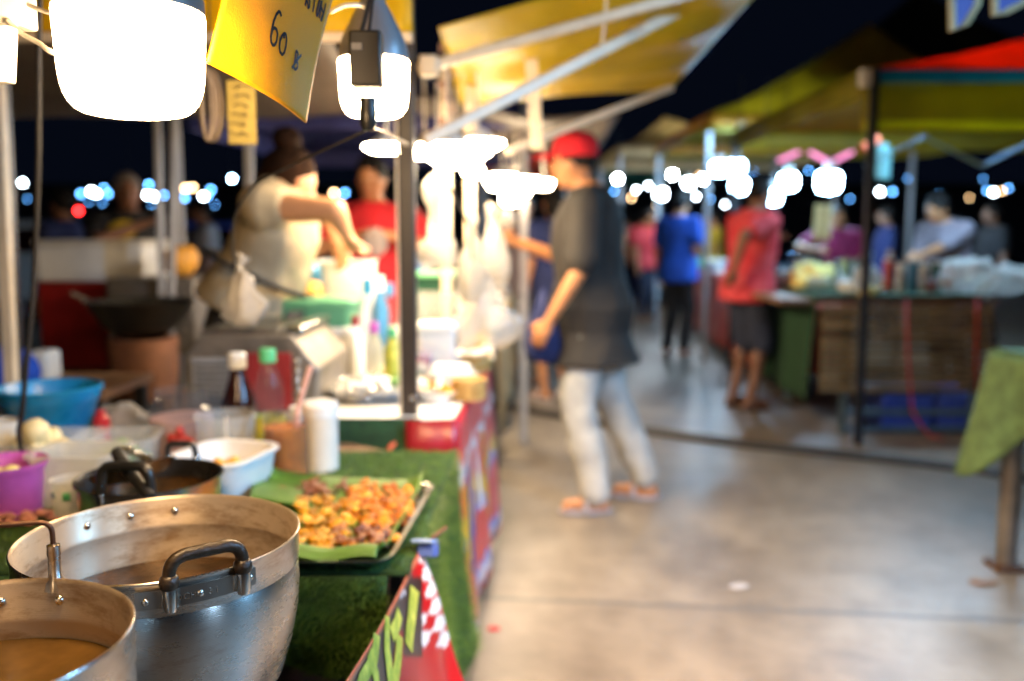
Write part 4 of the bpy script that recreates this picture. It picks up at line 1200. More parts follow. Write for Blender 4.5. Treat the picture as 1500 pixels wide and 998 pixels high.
# steamer box on a low stand
sx0, sx1, Ys0, Ys1 = at(276, 560, 2.55).x, at(448, 560, 2.55).x, 2.52, 2.98
zb_, zt_ = TZ + .02, ZP(486, 2.62)
t = thing('steel_grill_box', 'stainless grill box with slatted top and dark red front panel, bottles before it', 'grill', ((sx0 + sx1) / 2, 2.7, zb_))
dx = .05
prof = [(sx0, zb_), (sx1 + .03, zb_), (sx1 + .045, zt_ - .10), (sx1 - .03, zt_), (sx0 + dx, zt_), (sx0, zt_ - .06)]
g = MB(); g.prism([V((x_, Ys0, z_)) for x_, z_ in prof], (0, Ys1 - Ys0, 0)); g.build('body', M['steel_dull'], t, bevel=.006)
g = MB(); g.box(((sx0 + sx1) / 2 + .06, Ys0 - .004, zb_ + .12), (.16, .006, .17)); pn = g.build('front_panel', M['redpanel'], t, bevel=.002)
g = MB(); g.box((sx0 + .085, Ys0 - .004, zb_ + .12), (.12, .006, .14)); vp = g.build('vent_panel', M['smoke'], t)
g = MB()
for k in range(7): g.box((sx0 + .085, Ys0 - .009, zb_ + .065 + k * .018), (.10, .006, .006))
g.build('vent_slats', M['black'], vp)
for k in range(5): g = MB(); g.ell((sx1 - .015, Ys0 - .008, zb_ + .07 + k * .028), (.009, .006, .009)); g.build('knob', M['rivet'], pn)
g = MB()
for k in range(15):
    x_ = sx0 + .05 + k * (sx1 - sx0 - .14) / 14; g.bar((x_, Ys0 + .03, zt_ + .012), (x_, Ys1 - .03, zt_ + .012), .007)
g.bar((sx0 + .04, Ys0 + .03, zt_ + .006), (sx1 - .06, Ys0 + .03, zt_ + .006), .01); g.bar((sx0 + .04, Ys1 - .03, zt_ + .006), (sx1 - .06, Ys1 - .03, zt_ + .006), .01)
g.build('top_grate', M['steel'], t)
g = MB(); g.box(((sx0 + sx1) / 2 - .01, (Ys0 + Ys1) / 2, zt_ + .003), (sx1 - sx0 - .10, .40, .004)); g.build('top_plate', M['black'], t)
g = MB(); g.box((sx1 - .03, (Ys0 + Ys1) / 2, zt_ + .012), (.05, .4, .02)); g.build('edge_rail', M['steel'], t, bevel=.006)
for x_, y_ in ((sx0 + .03, Ys0 + .03), (sx1, Ys0 + .03), (sx0 + .03, Ys1 - .03), (sx1, Ys1 - .03)):
    g = MB(); g.bar((x_, y_, 0), (x_, y_, zb_), .025); g.build('leg', M['steel_dull'], t)

# things on the lit stall
def tbase(px, Y, z=Z2): return V((at(px, 520, Y).x, Y, z + .004))


def boxy(name, label, cat, px, Y, pw, ptop, depth, mt, lid=None, z=Z2, group=None, rz=0):
    q = tbase(px, Y, z); h_ = ZP(ptop, Y) - q.z
    t_ = thing(name, label, cat, q, group)
    tub(q, W(pw, Y) * .96, depth, h_ - (.02 if lid else 0), .02, t_, M[mt], 'body', .9, .006, rz)
    if lid:
        g_ = MB(); g_.loft([rrect(q.x, q.y, W(pw, Y) * 1.02, depth * 1.06, .025, q.z + h_ - .022, rz), rrect(q.x, q.y, W(pw, Y) * 1.02, depth * 1.06, .025, q.z + h_ - .004, rz), rrect(q.x, q.y, W(pw, Y) * .94, depth * .97, .02, q.z + h_, rz)]); g_.build('lid', M[lid], t_, bevel=.003)
    return t_


boxy('lidded_bin', 'flat green plastic bin with green lid in front of the seller', 'bin', 458, 3.12, 138, 436, .22, 'lightgreen', 'lightgreen', z=Z2 + .17)
boxy('foam_box', 'white foam box raising the green lidded bin', 'box', 462, 3.12, 120, 474, .20, 'whtshade', 'whtshade')
q = tbase(508, 3.42); boxy('white_bin', 'tall white plastic bin under the reaching hands of the seller', 'bin', 508, 3.42, 84, 382, .22, 'wht')
boxy('lidded_bin', 'dark green lidded box just right of the brown post', 'bin', 640, 3.62, 58, 398, .16, 'cang', 'lightgreen')
boxy('glass_case', 'small clear case of brown fried food right of the post', 'case', 640, 3.42, 56, 428, .14, 'clear')
heap(tbase(640, 3.42) + V((0, 0, .02)), .05, .05, .19, 40, .022, 51, 'fried_food', M['brown'], 'brown fried food piled in the clear case')
boxy('white_box', 'white box glowing under the lamps right of the post', 'box', 641, 3.2, 58, 472, .12, 'wht', 'wht')
boxy('white_box', 'low white box at the aisle edge below the white bags', 'box', 668, 3.15, 44, 540, .12, 'wht')


def bowl(label, px, Y, pr, ptop, mt, fill, seed, fl='fried food', n=26):
    q = tbase(px, Y); h_ = max(ZP(ptop, Y) - q.z, .03); r = W(pr, Y)
    t_ = thing('food_bowl', label, 'bowl', q, 'bowls of food on the lit stall')
    g_ = MB(); g_.lathe(q, [(.001, 0), (r * .6, 0), (r * .65, .006), (r * .97, h_ - .003), (r, h_), (r * .94, h_), (r * .6, .01), (.001, .008)], 36); g_.build('bowl_body', M[mt], t_)
    heap(q + V((0, 0, h_ * .7)), r * .75, r * .75, .035, n, r * .16, seed, 'food_heap', M[fill], fl)


bowl('white bowl heaped with golden bites right of the brown post', 638, 2.70, 33, 586, 'wht', 'gold', 61, 'golden bites heaped in the white bowl beside the post')
bowl('bowl of orange snacks at the aisle edge of the lit stall', 683, 3.45, 27, 520, 'rattan', 'orange', 62, 'orange snacks in the bowl at the aisle edge')
bowl('pale bowl of noodles behind the foil tray', 568, 3.0, 32, 545, 'wht', 'pale', 63, 'pale noodles in the bowl behind the foil tray')
for k, (px, Y, lb) in enumerate(((692, 2.72, 'round rattan tray stack at the near aisle corner of the lit stall'), (694, 3.3, 'round rattan tray stack further along the aisle edge'))):
    q = tbase(px, Y); r = W(27, Y)
    q.x = min(q.x, e2((Y - f0.y) / (f1.y - f0.y)).x + r * .2)
    t_ = thing('rattan_tray_stack', lb, 'tray stack', q)
    for j in range(3):
        g = MB(); g.lathe(q + V((0, 0, j * .022)), [(.001, .004), (r * .85, .004), (r * .9, .0), (r, .016), (r * 1.0, .02), (r * .94, .02), (r * .86, .008), (.001, .008)], 32); g.build('rattan_tray', M['rattan'], t_)
q = tbase(566, 2.78)
t = thing('foil_tray', 'wide bright foil tray of salad and rice at the front of the lit stall', 'tray', q)
tub(q + V((0, 0, .01)), W(150, 2.78), .26, .03, .02, t, M['foil'], 'tray_body', .9, .012, rz=.08)
heap(q + V((.02, 0, .03)), .12, .09, .02, 30, .026, 66, 'steamed_rice', M['wht'], 'white rice and noodles spread on the foil tray', flat=.5)
heap(q + V((.04, -.03, .045)), .05, .04, .02, 16, .018, 67, 'salad_leaves', M['greens'], 'green salad leaves on the foil tray', flat=.5, jit=.7)
t = thing('foil_sheet', 'strip of crumpled bright foil between the cream jar and the foil tray', 'foil', tbase(500, 2.72)); q = tbase(500, 2.72)
g = MB(); g.sheet(lambda u, v: q + V((-.09 + .19 * u, -.10 + .24 * v, .012 + .05 * u * v + .018 * noise.noise(V((u * 6, v * 6, 2))))), 20, 20); g.build('foil_body', M['foil'], t, solid=.001)
bt = None
for k, (px, Y, ptop, mt, cp, lb) in enumerate(((540, 3.2, 408, 'glass', 'blue', 'clear bottle with blue cap left of the post'), (558, 3.35, 404, 'canb', 'wht', 'blue bottle with white cap left of the post'), (572, 3.5, 415, 'glass', 'canb', 'clear bottle with dark blue cap close to the post'), (548, 2.95, 472, 'frost', 'pink', 'frosted bottle with pink cap behind the foil tray'), (520, 3.05, 462, 'wht', 'redvinyl', 'white bottle with red cap beside the green bin'), (575, 2.9, 480, 'lime', 'greencap', 'yellow green bottle near the post'))):
    q = tbase(px, Y); h_ = ZP(ptop, Y) - q.z; r = W(13, Y)
    lathe_obj('squeeze_bottle', lb, 'bottle', q, [('bottle_body', [(.001, 0), (r, 0), (r, h_ * .62), (r * .5, h_ * .8), (r * .45, h_ * .84), (.001, h_ * .84)], mt), ('bottle_cap', [(.001, h_ * .84), (r * .55, h_ * .84), (r * .5, h_), (.001, h_)], cp)])
q = tbase(452, 3.05, Z2 + .26)
g = MB(); g.ell(at(458, 405, 3.3), (.045, .04, .05)); g.jitter(.02, 14, 3); tag(g.build('snack_packet', M['canb'], sharp=180), 'bright blue snack packet against the black apron', 'packet')
g = MB(); g.ell(at(455, 430, 3.25), (.05, .035, .04)); g.jitter(.02, 14, 9); tag(g.build('snack_packet', M['shred'], sharp=180), 'orange snack packet below the blue one', 'packet')


def pbag(label, px, ptop, pbot, Y, pw, seed, mt='bag', cat='plastic bag', top=None):
    """a knotted carrier bag hanging by its neck"""
    a_, b_ = at(px, ptop, Y), at(px, pbot, Y)
    h_ = a_.z - b_.z; r = W(pw / 2, Y, 1.2)
    g_ = MB(); g_.lathe(V((a_.x, Y, b_.z)), [(.001, 0), (r * .7, h_ * .03), (r * 1.0, h_ * .16), (r * 1.02, h_ * .32), (r * .7, h_ * .55), (r * .35, h_ * .74), (r * .18, h_ * .85), (r * .3, h_ * .94), (r * .42, h_), (.001, h_ * .98)], 30, sy=.6)
    g_.jitter(r * .42, 1.5 / r, seed); g_.jitter(r * .22, 4 / r, seed + 5); g_.jitter(r * .10, 11 / r, seed + 9)
    return tag(g_.build('carrier_bag', M[mt], sharp=180), label, cat)


pbag('white carrier bag hanging from the dark lead in front of the seller', 352, 376, 478, 1.98, 62, 3)
pbag('big translucent carrier bag bulging over the aisle at the lit stall', 706, 395, 512, 3.2, 88, 8, 'bagclear')
pbag('slim white bag hanging high beside the cream pole', 722, 300, 420, 3.3, 44, 12)
pbag('white bag hanging at the aisle edge below the lamps', 690, 320, 440, 3.1, 40, 15)
g = MB(); cz = at(640, 290, 3.0); r = W(22, 3.0, 1.3)
g.lathe(V((cz.x, 3.0, ZP(392, 3.0))), [(.001, 0), (r * 1.15, .002), (r * 1.25, .03), (r * 1.2, .08), (r * .7, .10), (r * .62, .14), (r * .5, .155), (r * .42, .20), (r * .75, .235), (r * .95, .26), (r * .9, .285), (r * .5, .305), (.001, .31)], 30); g.jitter(.014, 16, 2); g.jitter(.007, 45, 4)
tag(g.build('hanging_bag_bundle', M['bag'], sharp=180), 'white knotted bag bundle shaped like a gourd hanging right of the post', 'bag bundle')
g = MB(); g.tube([at(640, 268, 3.0), at(640, 210, 3.0), at(640, 120, 3.0)], .003, 6); tag(g.build('hanging_string', M['wcable']), 'string holding the white bag bundle', 'string')


def ufo(label, px, py, Y, rpx, group, mt='e_stall', flat=.30, top=.35):
    q = at(px, py, Y); r = W(rpx, Y, H)
    t_ = thing('disc_lamp', label, 'lamp', q, group)
    g_ = MB(); g_.lathe(q, [(.001, -r * flat), (r * .7, -r * flat * .9), (r, -r * flat * .3), (r, 0), (.001, 0)], 30); g_.build('diffuser', M[mt], t_, sharp=60)
    g_ = MB(); g_.lathe(q, [(.001, .002), (r * .96, .002), (r * .5, r * .3), (r * .25, r * .5), (.001, r * .5)], 24); g_.build('lamp_housing', M['wht'], t_)
    g_ = MB(); g_.tube([q + V((0, 0, r * .45)), q + V((0, 0, top))], .004, 6); g_.build('cord', M['wcable'], t_)


GU = 'disc lamps over the lit food stall'
ufo('disc lamp just left of the brown post', 566, 214, 3.0, 33, GU)
ufo('largest disc lamp right of the post at the lit stall', 656, 214, 2.9, 44, GU)
ufo('disc lamp at the right end of the lit cluster', 700, 208, 3.2, 38, GU)
ufo('disc lamp low in the middle of the lit cluster', 668, 232, 3.5, 38, GU)
ufo('small round lamp under the lit cluster', 692, 246, 3.8, 15, GU, flat=.9)
GV = 'lamps of the next stall along the left side'
for px, py, r_, lb in ((736, 258, 26, 'disc lamp of the next stall, leftmost of its row'), (755, 272, 24, 'disc lamp of the next stall, middle of its row'), (768, 262, 20, 'disc lamp of the next stall, right of its row'), (748, 290, 14, 'small low lamp of the next stall'), (796, 266, 14, 'small disc lamp just left of the capped man')):
    ufo(lb, px, py, 5.2 + .2 * (px % 3), r_, GV, flat=.8, top=.3)

# ================================================================ dark back corner at the left
def plain_box(name, label, cat, px0, px1, py0, py1, Y, depth, mt, lid=None):
    a_, b_ = at(px0, py1, Y), at(px1, py0, Y)
    t_ = thing(name, label, cat, ((a_.x + b_.x) / 2, Y + depth / 2, a_.z))
    h_ = b_.z - a_.z; l_ = .12 * h_ if lid else 0
    g_ = MB(); g_.box(((a_.x + b_.x) / 2, Y + depth / 2, a_.z + (h_ - l_) / 2), (b_.x - a_.x, depth, h_ - l_)); g_.build('body', M[mt], t_, bevel=.012)
    if lid: g_ = MB(); g_.box(((a_.x + b_.x) / 2, Y + depth / 2, b_.z - l_ / 2 + .001), (b_.x - a_.x + .02, depth + .02, l_)); g_.build('lid', M[lid], t_, bevel=.008)
    return t_


q = at(66, 540, 4.6)
t = plain_box('red_cabinet', 'dark red cabinet standing on the ground behind the wok, white box on it', 'cabinet', 62, 192, 414, 540, 4.6, .5, 'deepred')
g = MB(); a_ = at(62, 414, 4.6); b_ = at(192, 414, 4.6); zc = at(62, 540, 4.6).z; g.box(((a_.x + b_.x) / 2, 4.85, zc / 2), (b_.x - a_.x - .03, .47, zc)); g.build('plinth', M['black'], t)
plain_box('foam_box', 'white foam cool box with yellowed rim on the dark red cabinet', 'cool box', 54, 208, 352, 413, 4.62, .42, 'wht', 'whtshade')
q = V((at(207, 450, 3.6).x, 3.6, 0)); zr = ZP(441, 3.6); r = W(76, 3.6)
t = thing('wok', 'wide black wok on a charcoal stove left of the seller', 'wok', (q.x, q.y, zr - .16))
g = MB(); g.lathe((q.x, q.y, zr - .16), [(.001, 0), (r * .35, .008), (r * .7, .06), (r, .16), (r * 1.03, .163), (r * .98, .16), (r * .68, .066), (r * .33, .014), (.001, .006)], 48); g.build('wok_bowl', M['black'], t)
g = MB(); g.bar((q.x - r * 1.0, 3.6, zr), (q.x - r * 1.28, 3.58, zr + .035), .035, .012); g.build('handle', M['steel_dull'], t)
t = thing('charcoal_stove', 'brown clay charcoal stove on legs under the black wok', 'stove', (q.x, q.y, 0))
g = MB(); g.lathe((q.x, q.y, zr - .40), [(.001, 0), (r * .55, 0), (r * .62, .12), (r * .64, .25), (r * .56, .25), (r * .5, .1), (.001, .05)], 30); g.build('stove_body', mat('clay', (.22, .10, .06), .8, 0, .3), t)
for dx_, dy_ in ((-.14, -.12), (.14, -.12), (-.14, .12), (.14, .12)):
    g = MB(); g.bar((q.x + dx_, q.y + dy_, 0), (q.x + dx_ * .9, q.y + dy_ * .9, zr - .38), .04); g.build('leg', M['wood'], t)
a_ = at(20, 545, 2.9); g = MB(); g.ell((a_.x - .03, 2.9, a_.z), (.12, .09, .09)); g.jitter(.03, 9, 5); tag(g.build('blue_bundle', M['bluecloth'], sharp=180), 'blue cloth bundle behind the blue bowl at the left edge', 'bundle')
plain_box('cardboard_box', 'small pale box behind the blue bowl', 'box', 38, 68, 516, 560, 2.9, .1, 'whtshade')
t = thing('back_table', 'low dark table behind the near stall holding the blue bundle', 'table', (-1.7, 3.0, 0))
zt = ZP(562, 2.9) - .01; g = MB(); g.box((-1.62, 3.0, zt - .015), (.62, .4, .03)); g.build('table_top', M['wood'], t)
for x_ in (-1.9, -1.34):
    for y_ in (2.84, 3.16): g = MB(); g.bar((x_, y_, 0), (x_, y_, zt - .03), .035); g.build('leg', M['darkpipe'], t)
a_ = at(252, 372, 4.9)
g = MB(); g.ell(at(262, 380, 4.4), (.10, .08, .07)); g.jitter(.03, 9, 2); tag(g.build('ginger_pile', M['shred'], sharp=180), 'small reddish produce pile beyond the wok', 'produce')
plain_box('steel_basin_stand', 'grey metal counter beyond the wok', 'counter', 160, 285, 408, 520, 4.35, .4, 'steel_dull')
# ================================================================ people
def hand(g, wr, d, s, side, nrm, curl=.5):
    """palm, four unequal bent fingers and a thumb; d = direction of the forearm, nrm = back of the hand"""
    d = V(d).normalized(); nrm = V(nrm); nrm = (nrm - d * nrm.dot(d)).normalized(); x = d.cross(nrm) * side
    Mx = Matrix((x, nrm, d)).transposed()
    g.cap(wr - d * .02 * s, wr + d * .02 * s, .025 * s, .026 * s)
    g.ell(wr + d * .052 * s, (.040 * s, .019 * s, .050 * s), Mx)
    for k, (off, ln) in enumerate(((-.028, .066), (-.0095, .078), (.0095, .072), (.028, .056))):
        p0 = wr + d * .085 * s + x * off * s
        d1 = (d * math.cos(curl * .6) - nrm * math.sin(curl * .6) + x * off * 2).normalized(); d2 = (d * math.cos(curl * 1.6) - nrm * math.sin(curl * 1.6)).normalized()
        p1 = p0 + d1 * ln * .5 * s; p2 = p1 + d2 * ln * .5 * s
        g.cap(p0 - d * .02 * s, p1, .0098 * s, .009 * s, 8); g.cap(p1, p2, .009 * s, .0075 * s, 8)
    t0 = wr + d * .035 * s - x * .030 * s; t1 = t0 - x * .028 * s + d * .028 * s - nrm * .012 * s; t2 = t1 + d * .03 * s - nrm * .014 * s - x * .002 * s
    g.cap(t0, t1, .013 * s, .0105 * s, 8); g.cap(t1, t2, .0105 * s, .0085 * s, 8)


def ik(a, b, l1, l2, pole):
    d = b - a; L_ = min(d.length, (l1 + l2) * .995); d.normalize()
    b = a + d * L_
    x = (l1 * l1 - l2 * l2 + L_ * L_) / (2 * L_); h_ = math.sqrt(max(l1 * l1 - x * x, 0))
    p_ = V(pole); p_ = (p_ - d * p_.dot(d)).normalized()
    return a + d * x + p_ * h_, b


def person(label, x, y, head, height, arms, shirt, pants, hair='hair', skin='skin', lean=0, sleeve=.62, hem=.80, pcut='ankle', shoe='sandal', head_pitch=0, head_turn=0, head_off=(0, 0, 0), feet=None, vox=.014, group=None, girth=1.0, flare=1.0, hairstyle='short', name='person'):
    s = height / 1.70
    hx, hy = math.cos(head), math.sin(head)
    Fw, Rt, O = V((hx, hy, 0)), V((hy, -hx, 0)), V((x, y, 0))
    cl, sl = math.cos(lean), math.sin(lean)

    def T(a, b, z):
        a, b, z = a * s, b * s, z * s
        zz = .95 * s
        if z > zz:
            b, z = b * cl + (z - zz) * sl, zz - b * sl + (z - zz) * cl
        return O + Rt * a + Fw * b + V((0, 0, z))
    t = thing(name, label, 'person', (x, y, 0), group)
    B, SH, PN = MB(), MB(), MB()

    def ring(g, rows, grow, n=28):
        rs = []
        for z, cy, rx, ry in rows:
            rs.append([T((rx + grow) * math.cos(a), cy + (ry + grow) * math.sin(a), z) for a in [2 * PI * k / n for k in range(n)]])
        g.loft(rs)
    G = girth
    rows = [(.80, 0, .14 * G, .10 * G), (.92, 0, .165 * G, .12 * G), (1.05, .01, .145 * G, .112 * G), (1.18, .015, .158 * G, .118 * G), (1.30, .005, .172 * G, .115 * G), (1.38, -.01, .155 * G, .092 * G), (1.43, -.012, .105, .07), (1.475, -.008, .058, .058)]
    ring(B, rows, 0)
    up = (T(0, 0, 2) - T(0, 0, 1.9)).normalized()
    nb = T(0, -.005, 1.44); hc = T(0, .03, 1.575) + (Fw * head_off[1] + Rt * head_off[0] + V((0, 0, head_off[2]))) * s
    B.cap(nb, hc - V((0, 0, .05)) * s, .056 * s, .052 * s)
    HM = Matrix((Rt, Fw, V((0, 0, 1)))).transposed() @ Matrix.Rotation(head_turn, 3, 'Z') @ Matrix.Rotation(-head_pitch, 3, 'X')
    hl = lambda a, b, z: hc + HM @ (V((a, b, z)) * s)
    B.ell(hc, V((.073, .092, .108)) * s, HM, 20, 14); B.ell(hl(0, .022, -.052), V((.056, .066, .062)) * s, HM)
    B.cap(hl(0, .086, .010), hl(0, .106, -.022), .010 * s, .014 * s, 8)          # nose
    for e in (-1, 1): B.ell(hl(e * .074, -.005, -.01), V((.011, .021, .030)) * s, HM, 10, 8)
    B.ell(hl(0, .084, -.056), V((.022, .010, .010)) * s, HM, 10, 6)
    arms = arms or {}
    for side, nm in ((-1, 'L'), (1, 'R')):
        sp = T(side * .185 * (G * .5 + .5), -.01, 1.375)
        tgt, pole = arms.get(nm, (T(side * .26, .05, .80), -Fw + Rt * side * .4))
        if isinstance(pole, tuple): el, wr = pole[0], V(tgt)
        else: el, wr = ik(sp, V(tgt), .285 * s, .255 * s, pole)
        B.cap(sp, el, .050 * s, .040 * s); B.cap(el, wr, .040 * s, .027 * s)
        d = (wr - el).normalized()
        hand(B, wr, d, s, side, Rt * side * .8 - Fw * .1 + V((0, 0, .5)), .6)
        se = sp + (el - sp) * sleeve
        SH.cap(sp - Rt * side * .07 * s, sp, .080 * s, .078 * s); SH.cap(sp, se, .078 * s, .074 * s * (1 if sleeve > .4 else .9))
    feet = feet or {}
    for side, nm in ((-1, 'L'), (1, 'R')):
        hp_ = T(side * .088, 0, .90)
        an, toe = feet.get(nm, (T(side * .10, -.02, .085), Fw + Rt * side * .2))
        an = V(an); toe = V(toe).normalized()
        kn, an = ik(hp_, an, .415 * s, .42 * s, Fw)
        B.cap(hp_, kn, .080 * s, .055 * s); B.cap(kn, an, .052 * s, .036 * s)
        cal = kn + (an - kn) * .32 - Fw * .018 * s; B.ell(cal, (.05 * s, .05 * s, .10 * s))
        fb = V((an.x, an.y, .042 * s)); B.cap(fb - toe * .035 * s, fb + toe * .12 * s, .036 * s, .026 * s); B.cap(an, fb, .036 * s, .036 * s)
        for k in range(5): B.ell(fb + toe * (.145 - abs(k - 1.2) * .006) * s + toe.cross(V((0, 0, 1))) * (k - 2) * .014 * s - V((0, 0, .018 * s)), .011 * s, None, 8, 6)
        if pcut == 'ankle':
            PN.cap(hp_, hp_ + (kn - hp_) * .35, .080 * s, .092 * s * flare); PN.cap(hp_ + (kn - hp_) * .35, kn, .092 * s * flare, .080 * s * flare); PN.cap(kn, an + V((0, 0, .015)), .078 * s * flare, .066 * s * flare)
        elif pcut == 'knee':
            kk = hp_ + (kn - hp_) * 1.02; PN.cap(hp_, kk, .102 * s, .098 * s)
        if shoe:
            g = MB(); n_ = toe.cross(V((0, 0, 1)))
            f0_ = V((an.x, an.y, 0)); g.loft([[f0_ + toe * (.045 + .125 * math.cos(a)) * s + n_ * (.044 + .006 * math.cos(a)) * math.sin(a) * s + V((0, 0, z)) for a in [2 * PI * k / 20 for k in range(20)]] for z in (.003, .020)])
            sh_ = g.build('sandal', M[shoe], t, bevel=.003)
            g = MB(); g.tube([fb + toe * .045 * s + n_ * .045 * s * math.cos(a) + V((0, 0, -.03 * s + .062 * s * math.sin(a))) for a in [PI * k / 10 for k in range(11)]], .011 * s, 8); g.build('sandal_strap', M[shoe], sh_, sharp=60)
    body = fuse(B, 'body', M[skin], t, vox if vox < .011 else .011, 3)
    ring(PN, [(.80, 0, .145 * G, .11 * G), (.92, 0, .160 * G, .12 * G), (.99, 0, .15 * G, .115 * G)], .010)
    if pants: fuse(PN, 'trousers' if pcut == 'ankle' else 'shorts', M[pants], t, vox, 3, .010, 9)
    srows = [(hem, 0, .176 * G * flare, .160 * G * flare)] + [(z, cy, rx, ry + (.035 if z < 1 else 0)) for z, cy, rx, ry in rows if z > hem + .06 and z < 1.46] + [(1.462, -.01, .060, .056)]
    ring(SH, srows, .034)
    fuse(SH, 'shirt', M[shirt], t, vox, 3, .010, 8)
    if hair:
        g = MB(); g.ell(hl(0, -.018, .034 if hairstyle == 'cap' else .026), V((.083, .096, .104 if hairstyle != 'cap' else .085)) * s, HM, 20, 14)
        if hairstyle in ('bun', 'long'): g.ell(hl(0, -.03, -.02), V((.082, .082, .11)) * s, HM)
        if hairstyle == 'bun': g.ell(hl(0, -.07, .13), V((.052, .05, .048)) * s, HM)
        if hairstyle == 'long': g.ell(hl(0, -.06, -.12), V((.07, .045, .12)) * s, HM)
        g.jitter(.006, 45, x * 3)
        g.build('hair', M[hair], t, sharp=180)
    for e in (-1, 1):
        g = MB(); g.ell(hl(e * .030, .083, .008), V((.013, .006, .006)) * s, HM, 10, 6); g.build('eye', M['eye'], t, sharp=180)
    g = MB(); g.ell(hl(0, .090, -.056), V((.022, .007, .006)) * s, HM, 10, 6); g.build('mouth', M['lip'], t, sharp=180)
    return t, hl, HM, s, T, Fw, Rt


# man in the red cap
Ym = 4.05
mb_ = V((at(862, 740, Ym).x, Ym + .06, 0))
hd = R(168)
nf, ff = on(862, 738, .05), on(936, 716, .05)
man, hl, HM, s_, T_, Fw, Rt = person('man in red cap, charcoal tee and pale loose trousers standing sideways in the aisle', at(868, 500, Ym).x, Ym + .05, hd, 1.71,
    {'L': (at(806, 468, 3.86), V((.8, -.5, -.3))), 'R': (at(762, 356, 4.25), V((.2, .2, -1)))}, 'charcoal', 'khaki', lean=R(3), sleeve=.85, hem=.66, shoe='sandalm', head_off=(0, .03, -.01), head_turn=R(-8),
    feet={'L': (V((nf.x + .03, nf.y + .02, .085)), V((-1, -.05, 0))), 'R': (V((ff.x + .03, ff.y, .085)), V((-.9, .25, 0)))}, vox=.010, girth=1.12, flare=1.10, hairstyle='cap')
cp = thing('baseball_cap', 'red baseball cap worn by the man in the aisle', 'cap', hl(0, 0, .05)); 
man_cap = cp
g = MB(); g.lathe(hl(0, -.010, .030), [(.100, 0), (.102, .03), (.095, .07), (.07, .102), (.035, .116), (.001, .12)], 32, HM, sx=.92, sy=1.08); g.build('crown', M['redcap'], cp, sharp=60)
g = MB()
for zz in (0, .006): pass
br_ = [[hl(.078 * math.cos(a) * (1 - .1 * f), .085 + .105 * f * math.sin(a) ** .6 if math.sin(a) > 0 else .085, .036 - .012 * f + .010 * (1 - math.cos(a) ** 2) + dz) for a in [PI * k / 16 for k in range(17)]] for f, dz in ((0, 0), (1, 0), (1, .006), (0, .006))]
g.loft(br_, caps=False, closed=True); g.build('brim', M['redcap'], cp, sharp=60)
g = MB(); g.ell(hl(0, -.01, .151), (.009, .009, .006)); g.build('button', M['redcap'], cp)
g = MB(); q = at(740, 320, 4.22); g.ell(q, (.05, .05, .055)); g.jitter(.02, 16, 3); tag(g.build('snack_bag', M['bag'], sharp=180), 'small pale bag of food held out in the man\'s raised hand', 'bag')
g = MB(); q = at(795, 500, 3.95); g.lathe((q.x, q.y, q.z - .10), [(.001, 0), (.07, .01), (.085, .08), (.075, .16), (.03, .25), (.012, .34)], 20, sy=.5); g.jitter(.012, 14, 3); tag(g.build('shoulder_bag', M['navy'], sharp=180), 'navy cloth bag hanging behind the hand of the capped man', 'bag')

# the seller leaning over her stall
xs = at(350, 470, 3.1).x
wom, hl, HM, s_, T_, Fw, Rt = person('seller in sleeveless beige top with dark hair in a bun, reaching right across the counter', xs, 3.12, R(-8), 1.70,
    {'R': (at(504, 338, 2.98), (at(490, 308, 2.90),)), 'L': (at(494, 350, 3.25), (at(482, 312, 3.30),))}, 'beige', 'blackcloth', 'hair_b', 'skin_l', lean=R(25), sleeve=.12, hem=1.0, pcut='ankle', head_pitch=R(28), head_off=(0, -.10, -.08), vox=.010, girth=.92, hairstyle='bun')
g = MB(); a_, b_ = at(318, 372, 2.80), at(345, 386, 2.78)
rows = [T_(.232 * math.cos(a), .190 * math.sin(a), 1.13 + .035 * math.cos(a)) for a in [2 * PI * k / 32 for k in range(33)]]
g.tube(rows, .010, 8); g.build('apron_string', M['blackcloth'], wom, sharp=180)
g = MB(); g.sheet(lambda u, v: T_(-.18 + .36 * u, .205 + .02 * math.sin(u * PI) + .02 * v, 1.10 - .5 * v), 12, 10); g.build('apron', M['blackcloth'], wom, solid=.006)

person('customer in red tee with white print facing the lit stall', at(546, 300, 4.7).x, 4.7, R(-95), 1.66, {'R': (at(528, 345, 4.45), V((-.8, 0, -.4))), 'L': (at(570, 345, 4.45), V((.8, 0, -.4)))}, 'redcloth', 'blackcloth', 'hair', 'skin', head_pitch=R(15))
g = MB(); q = at(548, 352, 4.40); g.ell(q, (.06, .03, .07)); g.jitter(.03, 9, 3); tag(g.build('food_bag', M['bagclear'], sharp=180), 'pale bag of food held against the red tee of the customer', 'bag')
person('grey haired person in dark clothes behind the foam box', at(188, 330, 5.4).x, 5.4, R(-60), 1.62, {'R': (at(205, 330, 5.2), V((0, -1, -.5)))}, 'blackcloth', 'blackcloth', 'hair_g', 'skin_d', vox=.016, shoe=None)
g = MB(); g.ell(at(180, 340, 5.2), (.07, .05, .06)); g.jitter(.03, 9, 3); tag(g.build('yellow_pouch', M['yellowcloth'], sharp=180), 'yellow pouch carried by the grey haired person', 'pouch')
person('shopper in navy dress half hidden behind the capped man', at(812, 380, 6.7).x, 6.7, R(120), 1.60, None, 'navy', 'navy', 'hair', 'skin', hem=.55, pcut='knee', vox=.016, hairstyle='long', shoe='sandalw')
person('shopper in pale pink shirt among the far lamps left of the capped man', at(768, 330, 7.4).x, 7.4, R(-100), 1.60, None, 'patred' if False else 'lav', 'greyc', 'hair', 'skin', vox=.018, shoe=None)

